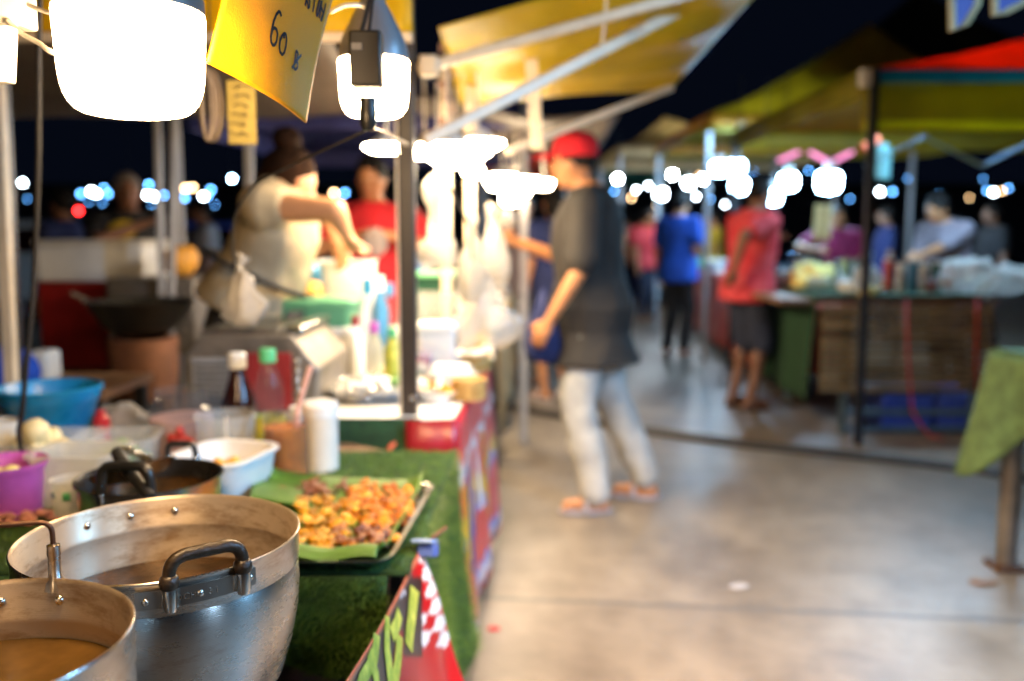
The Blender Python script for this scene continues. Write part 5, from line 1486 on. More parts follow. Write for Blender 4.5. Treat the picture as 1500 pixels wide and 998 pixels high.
# right side of the aisle
fr_ = on(1085, 597)
person('shopper in red and pink patterned top and slate shorts at the right stall', fr_.x + .02, fr_.y, R(25), 1.66, {'R': (at(1075, 395, fr_.y - .25), V((-.7, -.6, 0))), 'L': (at(1125, 355, fr_.y + .1), V((0, -.3, -1)))}, 'patred', 'shorts', 'hair', 'skin_d', lean=R(6), hem=.80, sleeve=.7, pcut='knee', vox=.013, girth=1.05, head_pitch=R(14))
fb_ = on(990, 520)
person('shopper in royal blue polo and black trousers seen from behind', fb_.x, fb_.y, R(50), 1.68, {'R': (at(1022, 345, fb_.y), V((0, -.3, -1)))}, 'bluecloth', 'blackcloth', 'hair', 'skin', vox=.015, shoe='sandalw', hem=.78, girth=1.1)
person('stall keeper in lavender shirt bending over the pans of the right stall', at(1398, 420, 7.2).x, 7.2, R(205), 1.62, {'L': (at(1330, 385, 6.7), V((0, 0, -1))), 'R': (at(1345, 380, 7.0), V((0, .2, -1)))}, 'lav', 'blackcloth', 'hair', 'skin', lean=R(22), vox=.014, head_pitch=R(25), girth=1.1, sleeve=.9, shoe=None)
person('stall keeper in magenta shirt behind the piled food of the right stall', at(1226, 350, 8.9).x, 8.9, R(-110), 1.55, {'R': (at(1196, 365, 8.6), V((-1, 0, -.4)))}, 'magenta', 'blackcloth', 'hair', 'skin', vox=.018, shoe=None, lean=R(15))
for px, fy, col_, pn, hdg, lb in ((958, 452, 'redcloth', 'blackcloth', 80, 'distant shopper in red shirt, left of the royal blue polo'), (938, 445, 'patred', 'navy', 70, 'distant shopper in pinkish shirt beside the one in red'), (918, 440, 'greyc', 'navy', 95, 'distant shopper in grey shirt close to the capped man'), (905, 432, 'navy', 'blackcloth', 110, 'farthest dark shopper at the left of the crowd'), (1030, 440, 'lav', 'greyc', 200, 'distant seller in pale shirt right of the royal blue polo'), (975, 436, 'blackcloth', 'blackcloth', 60, 'distant shopper in black behind the one in red'), (785, 440, 'lav', 'navy', 100, 'distant shopper in pale shirt seen left of the capped man')):
    f_ = on(px, fy); person(lb, f_.x, f_.y, R(hdg), 1.64, None, col_, pn, 'hair', 'skin', vox=.026, shoe=None, group='distant shoppers in the aisle', hairstyle='short')

# ================================================================ right side stalls
Yr = on(1238, 645).y
xr = at(1246, 400, Yr).x


def post(parent, x, y, z, w_=.045, mt='greypipe', x2=None):
    g_ = MB(); g_.bar((x, y, 0), (x2 if x2 is not None else x, y, z), w_); g_.build('post', M[mt], parent, bevel=.004)


def gable_tent(name, label, x0, x1, y0, y1, ze, za, zv, mats, posts=True, ax=None, ay=None, side=None):
    ax = (x0 + x1) / 2 if ax is None else ax; ay = (y0 + y1) / 2 if ay is None else ay
    t_ = thing(name, label, 'tent', ((x0 + x1) / 2, (y0 + y1) / 2, 0))
    cs = [V((x0, y0, ze)), V((x1, y0, ze)), V((x1, y1, ze)), V((x0, y1, ze))]; A = V((ax, ay, za))
    for k in range(4):
        a, b = cs[k], cs[(k + 1) % 4]

        def f(u, v):
            e = a * (1 - u) + b * u; q_ = e * (1 - v) + A * v
            return q_ - V((0, 0, .10 * math.sin(v * PI) * (1 - .3 * math.sin(u * PI))))
        g_ = MB(); g_.sheet(f, 14, 14); g_.build('roof_panel', M[mats[0] if k == 0 or not side else 'orangec'], t_, solid=.004)
        z = ze
        for j, (dz, mt) in enumerate(mats[1] if k == 0 or not side else [(sum(q[0] for q in mats[1]) * .5, side)]):
            zz = z - dz
            g_ = MB(); nn = (b - a).normalized(); out_ = V((nn.y, -nn.x, 0)) * .004 * (j + 1)
            g_.sheet(lambda u, v: a * (1 - u) + b * u + V((0, 0, (z - ze) - dz * v)) + out_ + V((nn.y, -nn.x, 0)) * .02 * math.sin(u * 18) * v, 30, 3); g_.build('valance', M[mt], t_, solid=.003)
            z = zz
    if posts:
        for c_ in cs: post(t_, c_.x + (.05 if c_.x == x0 else -.05), c_.y + (.05 if c_.y == y0 else -.05), ze, mt='darkpipe' if side else 'greypipe')
    return t_


zt1, zt2 = ZP(100, Yr - .1), ZP(190, Yr - .1)
hv = zt1 - zt2
t = gable_tent('market_tent', 'tent with red roof and teal and olive valance over the right stall', xr, xr + 3.2, Yr - .05, Yr + 3.1, zt1, zt1 + .75, zt2, ('canred', [(hv * .22, 'teal'), (hv * .62, 'olive'), (hv * .16, 'oliveb')]), side='olive', ax=xr + 2.4, ay=Yr + .75)
for k in range(4):                               # scissor frame under the eaves
    x0_ = xr + .25 + k * .38; z0_ = zt2 - (.16 if k % 2 == 0 else -.02); z1_ = zt2 - (.16 if k % 2 else -.02)
    g = MB(); g.bar((x0_, Yr + .5, z0_), (x0_ + .38, Yr + .5, z1_), .02); g.build('truss_bar', M['bluepipe'], t)
g = MB(); g.box((xr, Yr - .09, zt1 - .05), (.07, .05, .10)); g.build('corner_cap', M['whtshade'], t, bevel=.01)
xk = at(1052, 190, 8.2).x
gable_tent('market_tent', 'olive peaked tent behind the red roofed one', xk, xk + 3.4, 8.75, 11.8, ZP(168, 8.75), ZP(34, 9.6), 0, ('olive2', [(.10, 'orangec'), (.06, 'olive')]), ax=at(1272, 60, 9.6).x, ay=9.6)
gable_tent('market_tent', 'dark green tent roof rising behind the red roof', xr + .9, xr + 4.6, 9.2, 12.5, ZP(130, 9.2), ZP(-20, 9.2) + .4, 0, ('darkc', [(.2, 'darkc')]), posts=False)
gable_tent('market_tent', 'pale yellow tent further down the right of the aisle', at(905, 210, 13).x, at(1110, 210, 13).x + 1.2, 13, 16, ZP(214, 13), ZP(165, 14), 0, ('creamc', [(.14, 'creamc')]), ax=at(985, 180, 13.8).x)
gable_tent('market_tent', 'dark green canopied tent deep in the aisle behind the capped man', at(880, 240, 17).x, at(1010, 240, 17).x, 17, 20, ZP(246, 17), ZP(212, 18), 0, ('greenc', [(.15, 'greenc')]))

# the bamboo fronted stall
zT = ZP(436, Yr + .12); xb0, xb1 = at(1203, 500, Yr + .15).x, at(1452, 500, Yr + .15).x
Yb = Yr + .16
t = thing('bamboo_stall', 'right stall table with bamboo slat front under the red tent', 'table', ((xb0 + xb1) / 2, Yb + .6, 0))
g = MB(); g.box(((xb0 + xb1) / 2 - .1, Yb + .62, zT - .03), (xb1 - xb0 + .3, 1.2, .03)); g.build('table_top', M['wood'], t)
zb0 = ZP(575, Yb)
g = MB()
n_ = 11
for k in range(n_):
    z = zb0 + (zT - .05 - zb0) * (k + .5) / n_
    g.bar((xb0, Yb - .012 + .004 * math.sin(k * 7), z), (xb1, Yb - .012 + .004 * math.sin(k * 5), z), .020, (zT - .05 - zb0) / n_ * .74)
g.build('bamboo_front', M['bamboo'], t, bevel=.004)
for px in (1236, 1426):
    x_ = at(px, 600, Yb).x
    g = MB(); g.bar((x_, Yb + .02, 0), (x_, Yb + .02, zT - .05), .04); g.build('leg', M['bluepipe'], t)
    g = MB(); g.bar((x_, Yb + 1.15, 0), (x_, Yb + 1.15, zT - .05), .04); g.build('leg', M['bluepipe'], t)
g = MB(); a_, b_ = at(1236, 600, Yb), at(1426, 600, Yb); g.bar((a_.x, Yb + .02, ZP(604, Yb)), (b_.x, Yb + .02, ZP(604, Yb)), .03); g.bar((a_.x, Yb + .02, .03), (b_.x, Yb + .02, .03), .03); g.build('crossbar', M['bluepipe'], t)
xg0 = at(1122, 500, Yr + 1.6).x


def gturf(u, v):                                  # top, then the fall down the aisle side
    L_ = V((xb0 - .02, Yb - .01, zT)) * (1 - u) + V((xg0, Yr + 1.75, zT)) * u
    if v < .5:
        q_ = V((xb1, L_.y, zT)) * (1 - v * 2) + L_ * (v * 2); return q_ + V((0, 0, .006))
    w_ = (v - .5) * 2
    return L_ + V((-.02 - .05 * w_ + .025 * w_ * math.sin(u * 15), 0, (.006 - (zT - .20) * w_)))


g = MB(); g.sheet(gturf, 24, 40); tag(g.build('turf_cloth', M['turfr'], solid=.010), 'green turf cloth over the right stall, falling down its aisle side', 'turf')
for k, (x0_, x1_, z0_, z1_, lb) in enumerate(((1290, 1368, 575, 640, 'blue crate below the bamboo front, left of the pair'), (1372, 1446, 578, 640, 'blue crate below the bamboo front, right of the pair'))):
    plain_box('storage_crate', lb, 'crate', x0_, x1_, z0_, z1_, Yb + .06, .4, 'crate')
    o_ = bpy.data.objects
for px0, px1, py1, lb in ((1328, 1336, 640, 'red rope hanging straight down the middle of the bamboo front'), (1432, 1432, 575, 'red rope hanging at the right end of the bamboo front')):
    g = MB(); Y_ = Yb - .035; pts = [at(px0, 438, Y_), at((px0 + px1) / 2 - 2, 520, Y_), at(px1, min(py1, 600), Y_)]
    if py1 > 600: pts += [at(1350, 625, Y_ - .02), at(1362, 638, Y_ - .05), at(1400, 648, Y_ - .1), at(1432, 645, Y_ - .05)]
    g.tube(pts, .008, 8); tag(g.build('red_rope', M['redrope'], sharp=180), lb, 'rope')


def rb(px, Y): q_ = at(px, 430, Y); return V((q_.x, Y, zT + .012))


heap(rb(1190, Yr + 1.0), .20, .16, .16, 30, .06, 71, 'fruit_pile', M['yfruit'], 'heap of pale yellow produce on the green turf of the right stall', 'produce')
heap(rb(1152, Yr + 1.2), .13, .12, .10, 16, .05, 72, 'bag_pile', M['bag'], 'pile of white bags at the aisle end of the right stall', 'bags')
for k, (px, Y, ptop, mt) in enumerate(((1300, .5, 378, 'canr'), (1318, .45, 386, 'can'), (1336, .5, 380, 'canb'), (1352, .42, 388, 'can'), (1370, .5, 382, 'cang'), (1388, .45, 390, 'canr'))):
    q = rb(px, Yr + Y); h_ = ZP(ptop, Yr + Y) - q.z; r = W(8, Yr)
    lathe_obj('tall_tin', ('red tin', 'plain steel tin', 'blue tin', 'steel tin with dull lid', 'dark green tin', 'last red tin')[k] + ' in the row on the right stall' + (', first from the post' if k == 0 else ', nearest the clear bags' if k == 5 else ', between red and blue' if k == 1 else ', between blue and green' if k == 3 else ''), 'tin', q, [('tin_body', [(.001, 0), (r, 0), (r, h_ * .92), (.001, h_ * .92)], mt), ('tin_lid', [(.001, h_ * .92), (r * 1.05, h_ * .92), (r * 1.05, h_), (.001, h_)], 'can')])
q = rb(1268, Yr + .3); g = MB(); g.lathe(q, [(.001, 0), (.06, .01), (.09, .09), (.07, .16), (.02, .20), (.04, .25), (.001, .25)], 24); g.jitter(.018, 16, 2); tag(g.build('carrier_bag', M['bag'], sharp=180), 'white bag of orange food standing beside the dark tent post', 'plastic bag')
heap(rb(1270, Yr + .17), .04, .03, .06, 10, .025, 73, 'yellow_food', M['yfruit'], 'bright yellow food in front of the white bag by the tent post')
q = rb(1418, Yr + .35); g = MB(); g.ell(q + V((0, 0, .10)), (.20, .15, .12), None, 36, 20); g.jitter(.05, 9, 3); g.jitter(.02, 25, 3); tag(g.build('carrier_bag', M['bagclear'], sharp=180), 'large clear bag slumped over the right end of the bamboo stall', 'plastic bag')
q = rb(1478, Yr + .5); g = MB(); g.ell(q + V((0, 0, .08)), (.14, .12, .10), None, 36, 20); g.jitter(.04, 11, 5); tag(g.build('carrier_bag', M['bagclear'], sharp=180), 'bluish clear bag at the far right edge of the photo', 'plastic bag')
g = MB(); q = at(1292, 242, Yr + 1.2); g.lathe(q - V((0, 0, .1)), [(.001, 0), (.055, .0), (.06, .22), (.03, .25), (.001, .25)], 24); tag(g.build('hanging_lantern', M['tealgl']), 'pale teal cylinder hanging under the red tent', 'lantern')
g = MB(); g.bar(at(1262, 218, Yr + .9), at(1286, 204, Yr + .9), .09, .05); tag(g.build('orange_ribbon', M['rope'], bevel=.01), 'orange ribbon tied under the tent eave beside the post', 'ribbon')
for a_, b_, lb in (((1140, 236), (1172, 222), 'left pink neon tube under the olive tent'), ((1185, 222), (1214, 238), 'middle pink neon tube sloping down under the olive tent'), ((1222, 236), (1250, 222), 'right pink neon tube under the olive tent')):
    g = MB(); g.bar(at(*a_, 8.8), at(*b_, 8.8), .032); tag(g.build('neon_tube', M['e_pink'], bevel=.01), lb, 'neon tube')
g = MB(); g.sheet(lambda u, v: V((at(1193, 330, 8.0).x + .14 * u, 8.0 + .03 * math.sin(u * 5 + v), ZP(300, 8.0) - (ZP(300, 8.0) - ZP(352, 8.0)) * v)), 8, 8); tag(g.build('hanging_sheet', M['creamc'], solid=.004), 'pale sheet hanging under the biggest bulb of the right stalls', 'sheet')
# piles of trays and bowls on the right stall
for k, (px, Y, pr, ptop, mt, lb) in enumerate(((1240, 1.4, 24, 380, 'steel', 'steel pan behind the tent post'), (1180, 1.9, 26, 375, 'steel', 'steel pan at the back of the yellow heap'), (1150, 1.5, 20, 390, 'canb', 'blue bowl behind the patterned shopper'), (1345, 1.1, 30, 385, 'steel', 'steel pan in front of the bending keeper'))):
    q = rb(px, Yr + Y); r = W(pr, Yr + Y); h_ = max(ZP(ptop, Yr + Y) - q.z, .05)
    lathe_obj('food_pan', lb, 'pan', q, [('pan_body', [(.001, 0), (r * .8, 0), (r, h_), (r * 1.05, h_), (r * .95, h_ - .005), (r * .75, .01), (.001, .01)], mt)])
# next stall on the right: red patterned cloth
xn0 = at(1012, 500, 9.5).x; Yn0 = Yr + 1.95
t = thing('red_clothed_table', 'next right stall table under a red patterned cloth', 'table', (xn0 + .9, 9, 0))
zn = .80
a_ = V((at(1128, 500, Yn0).x - .02, Yn0, zn)); b_ = V((at(1012, 400, 12.0).x, 12.0, zn))
M['redpat'] = mat('red_patterned_cloth', (.70, .012, .02), .8, 0, .1, 7, .3, 12, col2=(.80, .30, .20))
g = MB(); g.prism([a_, a_ + V((1.2, 0, 0)), b_ + V((1.2, 0, 0)), b_], (0, 0, .03)); g.build('table_top', M['wood'], t)
for q_ in (a_ + V((.08, .08, 0)), a_ + V((1.1, .08, 0)), b_ + V((.1, -.1, 0)), b_ + V((1.1, -.1, 0))): g = MB(); g.bar((q_.x, q_.y, 0), q_, .04); g.build('leg', M['darkpipe'], t)
g = MB(); g.sheet(lambda u, v: a_ * (1 - u) + b_ * u + V((-.02 - .06 * v + .03 * math.sin(u * 24) * v, 0, .04 - .74 * v)), 40, 10); g.sheet(lambda u, v: a_ + V((-.02 + .7 * u, -.02 - .02 * math.sin(u * 9) * v, .04 - .74 * v)), 12, 10); tag(g.build('red_cloth', M['redpat'], solid=.004), 'red patterned cloth hanging down the next right stall', 'cloth')
for k, (px, Y, mt, r_, lb) in enumerate(((1075, 9.2, 'canb', .12, 'blue tub on the red clothed table'), (1052, 9.8, 'wht', .12, 'white tub on the red clothed table'), (1040, 10.6, 'yfruit', .10, 'yellow tub on the red clothed table'), (1028, 11.2, 'lightgreen', .11, 'green tub on the red clothed table'))):
    q = V((at(px, 400, Y).x, Y, zn + .035)); lathe_obj('food_tub', lb, 'tub', q, [('tub_body', [(.001, 0), (r_ * .8, 0), (r_, .13), (r_ * 1.06, .135), (r_ * .95, .13), (r_ * .76, .01), (.001, .01)], mt)])
# near right stall: green cloth corner, steel leg, bunting
Yq = on(1472, 832).y; xq = on(1472, 832).x
zq = ZP(520, Yq)
t = thing('steel_leg_table', 'right foreground table with a round steel leg on a square foot', 'table', (xq + .6, Yq, 0))
g = MB(); g.tube([(xq, Yq, .0), (xq, Yq, zq - .02)], W(14, Yq, .3), 16); g.build('leg', M['steel_dull'], t)
g = MB(); g.box((xq, Yq, .012), (.11, .11, .024)); g.build('foot_plate', M['rust'], t, bevel=.004)
g = MB(); g.tube([(xq + 1.2, Yq, .0), (xq + 1.2, Yq, zq - .02)], W(14, Yq, .3), 16); g.build('leg', M['steel_dull'], t)
g = MB(); g.box((xq + .70, Yq - .41, zq - .012), (1.2, .84, .02)); g.build('table_top', M['wood'], t)
tc0 = at(1478, 500, Yq + .05)


def gcl(u, v):
    a = V((xq - .042, Yq + .09 - 1.0 * u, zq + .006))
    dz = (.22 + .26 * math.exp(-(u / .16) ** 2) + .10 * math.sin(u * 9) ** 2) * v
    out_ = -.02 - .095 * v * math.exp(-(u / .2) ** 2) - .03 * math.sin(u * 13) * v
    return a + V((out_, 0, -dz))


def gcb(u, v):
    a = V((xq - .042 + 1.37 * u, Yq + .09, zq + .006))
    dz = (.20 + .28 * math.exp(-(u / .12) ** 2) + .06 * math.sin(u * 11) ** 2) * v
    return a + V((-.115 * v * math.exp(-(u / .15) ** 2), .02 + .03 * math.sin(u * 15) * v, -dz))


gc_ = thing('green_cloth', 'light green cloth whose pointed corner droops from the right foreground table', 'cloth', (xq, Yq, zq))
g = MB(); g.sheet(gcl, 30, 14); g.build('side_drape', M['turfl'], gc_, solid=.008)
g = MB(); g.sheet(gcb, 40, 14); g.build('back_drape', M['turfl'], gc_, solid=.008)
g = MB(); g.box((xq + .645, Yq - .41, zq + .010), (1.37, 1.0, .008)); g.build('top_sheet', M['turfl'], gc_)
t = thing('blue_bunting', 'blue scalloped bunting with pale border in the top right corner', 'bunting', at(1440, 40, 2.6))
for k, (pts, ) in enumerate((([(1392, -60), (1396, 45), (1415, 34), (1432, 6), (1436, -60)],), ([(1455, -60), (1458, 22), (1476, 16), (1500, 4), (1520, -60)],))):
    dv = at(0, 0, 2.603) - at(0, 0, 2.6)
    g = MB(); g.prism([at(px, py, 2.6) for px, py in pts], (0, .004, 0)); pn = g.build('pennant', M['blueb'], t)
    g = MB(); q_ = [at(px, py, 2.6) + V((0, .002, 0)) for px, py in pts]; g.tube(q_, .011, 6); g.build('pale_border', M['creamc'], pn)

# cables and litter on the pavement
pts = [on(px, py, .012) for px, py in ((560, 560), (715, 592), (800, 607), (880, 622), (1000, 640), (1120, 656), (1240, 668), (1350, 680), (1440, 692), (1560, 712))]
g = MB(); g.tube(pts, .020, 8); g.tube([p_ + V((.0, .075, 0)) for p_ in pts], .016, 8); tag(g.build('floor_cable', M['cable'], sharp=180), 'thick black power cables lying across the pavement', 'cable')
for px, py, r_, lb, mt in ((1083, 859, .032, 'small pale scrap of paper on the pavement in mid aisle', 'greyc'), (1440, 853, .05, 'dry leaf on the pavement beside the steel leg', 'wood'), (722, 920, .02, 'tiny red scrap on the pavement by the printed cloth', 'red')):
    q = on(px, py, .006); g = MB(); g.lathe(q, [(.001, 0), (r_, .001), (r_ * .9, .004), (.001, .005)], 9, sy=.7); g.jitter(.008, 20, px); tag(g.build('litter', M[mt]), lb, 'litter')

# ================================================================ lamps over the right side and far lights
def cool_bulb(label, px, py, Y, rpx, mt='e_cool', group='bright bulbs over the right stalls', drop=.5):
    q = at(px, py, Y); r = W(rpx * .82, Y, H)
    t_ = thing('bright_bulb', label, 'light bulb', q, group)
    g_ = MB(); g_.lathe(q - V((0, 0, r)), [(.001, 0), (r * .8, .15 * r), (r, r * .6), (r, r * 1.5), (r * .8, r * 1.7), (.001, r * 1.7)], 24); g_.build('diffuser', M[mt], t_, sharp=60)
    g_ = MB(); g_.lathe(q + V((0, 0, r * .72)), [(.001, 0), (r * .82, 0), (r * .4, r * .6), (r * .35, r), (.001, r)], 20); g_.build('bulb_housing', M['wht'], t_)
    g_ = MB(); g_.tube([q + V((0, 0, r * 1.6)), q + V((0, 0, r + drop))], .005, 6); g_.build('cord', M['cable'], t_)


for px, py, Y, r, lb in ((1085, 204, 8.6, 17, 'highest cool bulb under the pale yellow tent edge'), (1054, 246, 9.6, 13, 'left bulb of the pair beside the patterned shopper'), (1078, 245, 9.8, 14, 'upper bulb just left of the patterned shopper\'s head'), (1083, 272, 9.4, 14, 'lower bulb just left of the patterned shopper\'s head'), (1155, 266, 9.4, 15, 'upper bulb right of the patterned shopper\'s head'), (1132, 288, 9.3, 14, 'lower bulb right of the patterned shopper\'s head'), (1214, 266, 9.2, 20, 'biggest bulb left of the dark tent post')):
    cool_bulb(lb, px, py, Y, r)
for px, py, Y, r, lb in ((1122, 202, 8.7, 9, 'small cool bulb right of the highest bulb'), (1150, 203, 8.8, 7, 'second small cool bulb along the same tent edge')):
    cool_bulb(lb, px, py, Y, r)
for px, py, r, lb in ((968, 284, 9, 'round bulb left of the blue polo\'s head'), (1009, 268, 8, 'round bulb right of the blue polo\'s head')):
    cool_bulb(lb, px, py, 13.0, r, 'e_far', 'bulbs of the far aisle', .4)


def far(px, py, Y, rpx, mt, label, group):
    q = at(px, py, Y); r = W(rpx, Y, H)
    g_ = MB(); g_.lathe(q - V((0, 0, r)), [(.001, 0), (r * .8, .3 * r), (r, r), (r * .8, 1.7 * r), (.001, 2 * r)], 12)
    tag(g_.build('distant_lamp', M[mt], sharp=180), label, 'lamp', group)


GL = 'distant lamps beyond the left stalls'
for px, py, r, mt in ((33, 268, 3.2, 'e_far'), (94, 286, 3.0, 'e_farb'), (118, 284, 3, 'e_farb'), (134, 281, 4, 'e_far'), (141, 284, 3, 'e_far'), (158, 284, 3, 'e_farb'), (152, 276, 2.6, 'e_farb'), (218, 271, 3.2, 'e_farb'), (216, 286, 3.4, 'e_far'), (228, 288, 4, 'e_far'), (252, 286, 3.2, 'e_farb'), (240, 286, 2.5, 'e_farb'), (270, 290, 3.2, 'e_farb'), (298, 288, 3.4, 'e_far'), (309, 278, 3.0, 'e_farb'), (304, 286, 3, 'e_farb')):
    far(px, py, 22, r * .8, mt, 'small bluish white lamp in the row of distant lights at the left', GL)
for px, py in ((272, 276), (282, 275)): far(px, py, 22, 2.6, 'e_farw', 'warm cream lamp in the row of distant lights at the left', GL)
for px, py in ((40, 292), (150, 298), (285, 300), (315, 300), (222, 300), (130, 296)): far(px, py, 22, 1.0, 'e_farb', 'faint blue lamp low in the distant lights at the left', GL)
far(115, 309, 20, 3.0, 'e_farr', 'red tail lamp below the distant lights at the left', GL)
far(489, 283, 20, 2.7, 'e_farw', 'warm round lamp between the seller and the customer in red', GL)
far(505, 283, 20, 2.4, 'e_farb', 'blue round lamp between the seller and the customer in red', GL)
GR = 'distant lamps beyond the right stalls'
for px, py, r, mt, lb in ((1289, 281, 3.4, 'e_far', 'white middle lamp of three beyond the dark tent post'), (1277, 281, 2.6, 'e_farb', 'blue left lamp of three beyond the dark tent post'), (1307, 281, 2.6, 'e_farb', 'blue right lamp of three beyond the dark tent post'), (1446, 279, 2.2, 'e_farb', 'blue lamp at the far right, leftmost there'), (1455, 282, 2.8, 'e_far', 'white lamp at the far right'), (1468, 280, 2.0, 'e_farw', 'warm lamp at the far right'), (1477, 276, 2.0, 'e_farb', 'dim blue lamp at the far right edge'), (1335, 275, 1.4, 'e_farw', 'dim warm lamp beside the bending keeper'), (1160, 376, 2.5, 'e_farb', 'small bluish light low behind the patterned shopper')):
    far(px, py, 22, r * .8, mt, lb, GR)
for px, py, mt in ((940, 262, 'e_farw'), (950, 272, 'e_far'), (912, 268, 'e_far'), (985, 262, 'e_farw'), (1020, 288, 'e_far'), (900, 280, 'e_farb'), (925, 290, 'e_farw'), (745, 312, 'e_far'), (818, 280, 'e_farw')):
    far(px, py, 24, 1.7, mt, 'tiny lamp scattered in the far crowd of the aisle', 'far lamps of the aisle')
q = V((at(1340, 200, 6.0).x, 6.0, 2.14)); t = thing('hidden_fill_tube', 'added hidden tube lamp brightening the goods under the red tent', 'lamp', q)  # both tubes are added behind the valance to brighten goods and roof
g = MB(); g.tube([q - V((.3, 0, 0)), q + V((.3, 0, 0))], .018, 12); g.build('tube', M['e_fill_tube'], t)
g = MB(); g.box(q + V((0, 0, .035)), (.64, .05, .03)); g.build('fitting', M['wht'], t)
q = V((at(1475, 200, 6.1).x, 6.1, 2.14)); t = thing('hidden_fill_tube', 'second added hidden tube lamp under the red tent, at its far right end', 'lamp', q)
g = MB(); g.tube([q - V((.25, 0, 0)), q + V((.25, 0, 0))], .018, 12); g.build('tube', M['e_fill_tube'], t)
g = MB(); g.box(q + V((0, 0, .035)), (.54, .05, .03)); g.build('fitting', M['wht'], t)
# dark backdrop of the night beyond the stalls: a long dim building row
t = thing('dark_building', 'unlit low building closing the market far behind the stalls', 'building', (0, 40, 0))
g = MB(); g.box((0, 41, 1.6), (90, 2, 3.2)); g.build('wall', mat('night_wall', (.05, .05, .06), .8, 0, .3, 1), t)
g = MB(); g.box((0, 41, 3.35), (91, 2.6, .28)); g.build('roof', M['darkc'], t)


# lights outside the frame: tubes of the stalls opposite, and added warm fills
def area(name, loc, tgt, size, power, col_, sy=None):
    l = bpy.data.lights.new(name, 'AREA'); l.energy = power; l.color = col_; l.size = size
    if sy: l.shape = 'RECTANGLE'; l.size_y = sy; l.spread = R(115)
    o = bpy.data.objects.new(name, l); COL.objects.link(o); o.location = loc
    o.rotation_euler = (V(tgt) - V(loc)).to_track_quat('-Z', 'Y').to_euler(); return o


def pt(name, loc, power, col_, r=.06):
    l = bpy.data.lights.new(name, 'POINT'); l.energy = power; l.color = col_; l.shadow_soft_size = r
    o = bpy.data.objects.new(name, l); COL.objects.link(o); o.location = loc; return o


area('tube_light_opposite_stall', (2.1, 1.2, 2.05), (0.9, 2.2, 0), .12, 75, (.25, .58, 1), 1.2)
area('tube_light_opposite_stall', (2.4, -.6, 2.05), (-.1, .9, .5), .12, 12, (.45, .7, 1), 1.2)
pt('added_warm_fill', (-.55, -.55, 1.75), 15, (1, .68, .40), .07)  # unseen warm light added to fill the front of the pots

l_ = area('added_floor_fill', (.45, .5, 2.25), (.62, 2.35, 0), .14, 27, (1, .62, .28)); l_.data.spread = R(54)  # unseen light added to warm the aisle floor, cone narrowed around it
# ================================================================ crowded goods further along the lit stall
rf = random.Random(17)
GF = 'small goods crowded on the lit food stall'
fill = {}


def filler(kind, x, y, z, grp=GF):
    lb = {'box': 'white foam food box among the goods crowded on the lit stalls', 'cup': 'clear cup of coloured sweets among the goods crowded on the lit stalls', 'plate': 'plate of yellow fried food among the goods crowded on the lit stalls',
          'packet': 'plump clear packet of food among the goods crowded on the lit stalls', 'dish': 'dish of red sauce among the goods crowded on the lit stalls'}[kind]
    if kind in fill:
        o = dup(fill[kind], (x, y, z)); o.rotation_euler = (0, 0, rf.uniform(-.6, .6)); return
    q = V((x, y, z)); t_ = thing({'box': 'foam_box', 'cup': 'dessert_cup', 'plate': 'food_plate', 'packet': 'food_packet', 'dish': 'sauce_dish'}[kind], lb, {'box': 'box', 'cup': 'cup', 'plate': 'plate', 'packet': 'packet', 'dish': 'dish'}[kind], q, grp)
    g_ = MB()
    if kind == 'box':
        tub(q, .13, .11, .04, .02, t_, M['wht'], 'box_base', .88)
        g_.loft([rrect(x, y, .136, .116, .02, z + .041), rrect(x, y, .118, .098, .02, z + .068)]); g_.build('box_lid', M['wht'], t_, bevel=.003)
    elif kind == 'cup':
        g_.lathe(q, [(.001, 0), (.028, 0), (.036, .09), (.038, .09), (.034, .088), (.026, .004), (.001, .004)], 20); g_.build('cup_body', M['clear'], t_)
        g_ = MB(); g_.lathe(q, [(.001, .005), (.026, .005), (.033, .07), (.001, .076)], 20); g_.build('sweets', M['magenta'], t_)
    elif kind == 'plate':
        g_.lathe(q, [(.001, 0), (.05, 0), (.085, .012), (.086, .015), (.05, .004), (.001, .004)], 24); g_.build('plate_body', M['wht'], t_)
        g_ = MB(); r2 = random.Random(4)
        for _ in range(16): g_.ell(q + V((r2.gauss(0, .028), r2.gauss(0, .028), .014 + r2.random() * .02)), (.018, .014, .012), None, 9, 6)
        g_.jitter(.006, 60); g_.build('food_heap', M['gold'], t_, sharp=180)
    elif kind == 'packet':
        g_.ell(q + V((0, 0, .04)), (.06, .045, .045), None, 22, 14); g_.jitter(.02, 20, 3); g_.jitter(.008, 60, 5); g_.build('packet_body', M['bagclear'], t_, sharp=180)
        g_ = MB(); g_.ell(q + V((0, 0, .03)), (.045, .033, .03)); g_.jitter(.01, 40); g_.build('packet_food', M['greens'], t_, sharp=180)
    else:
        g_.lathe(q, [(.001, 0), (.035, 0), (.05, .03), (.052, .032), (.046, .03), (.03, .005), (.001, .005)], 24); g_.build('dish_body', M['wht'], t_)
        g_ = MB(); g_.lathe(q, [(.001, .006), (.034, .006), (.044, .022), (.001, .024)], 20); g_.build('sauce', M['chili'], t_)
    fill[kind] = t_


kinds = ['box', 'packet', 'plate', 'cup', 'box', 'dish', 'plate', 'packet']
k = 0
for row in range(8):
    Y = 2.93 + row * .20
    xe = e2((Y - f0.y) / (f1.y - f0.y)).x
    for j in range(5):
        x = xe - .07 - j * .135 + rf.uniform(-.02, .02)
        if x < -.68 or (Y < 3.5 and x < -.42): continue
        stack = rf.choice((0, 0, .07)) if kinds[k % 8] == 'box' else 0
        filler(kinds[k % 8], x, Y + rf.uniform(-.03, .03), Z2 + .006)
        if stack: filler('box', x, Y, Z2 + .006 + .071)
        k += 1
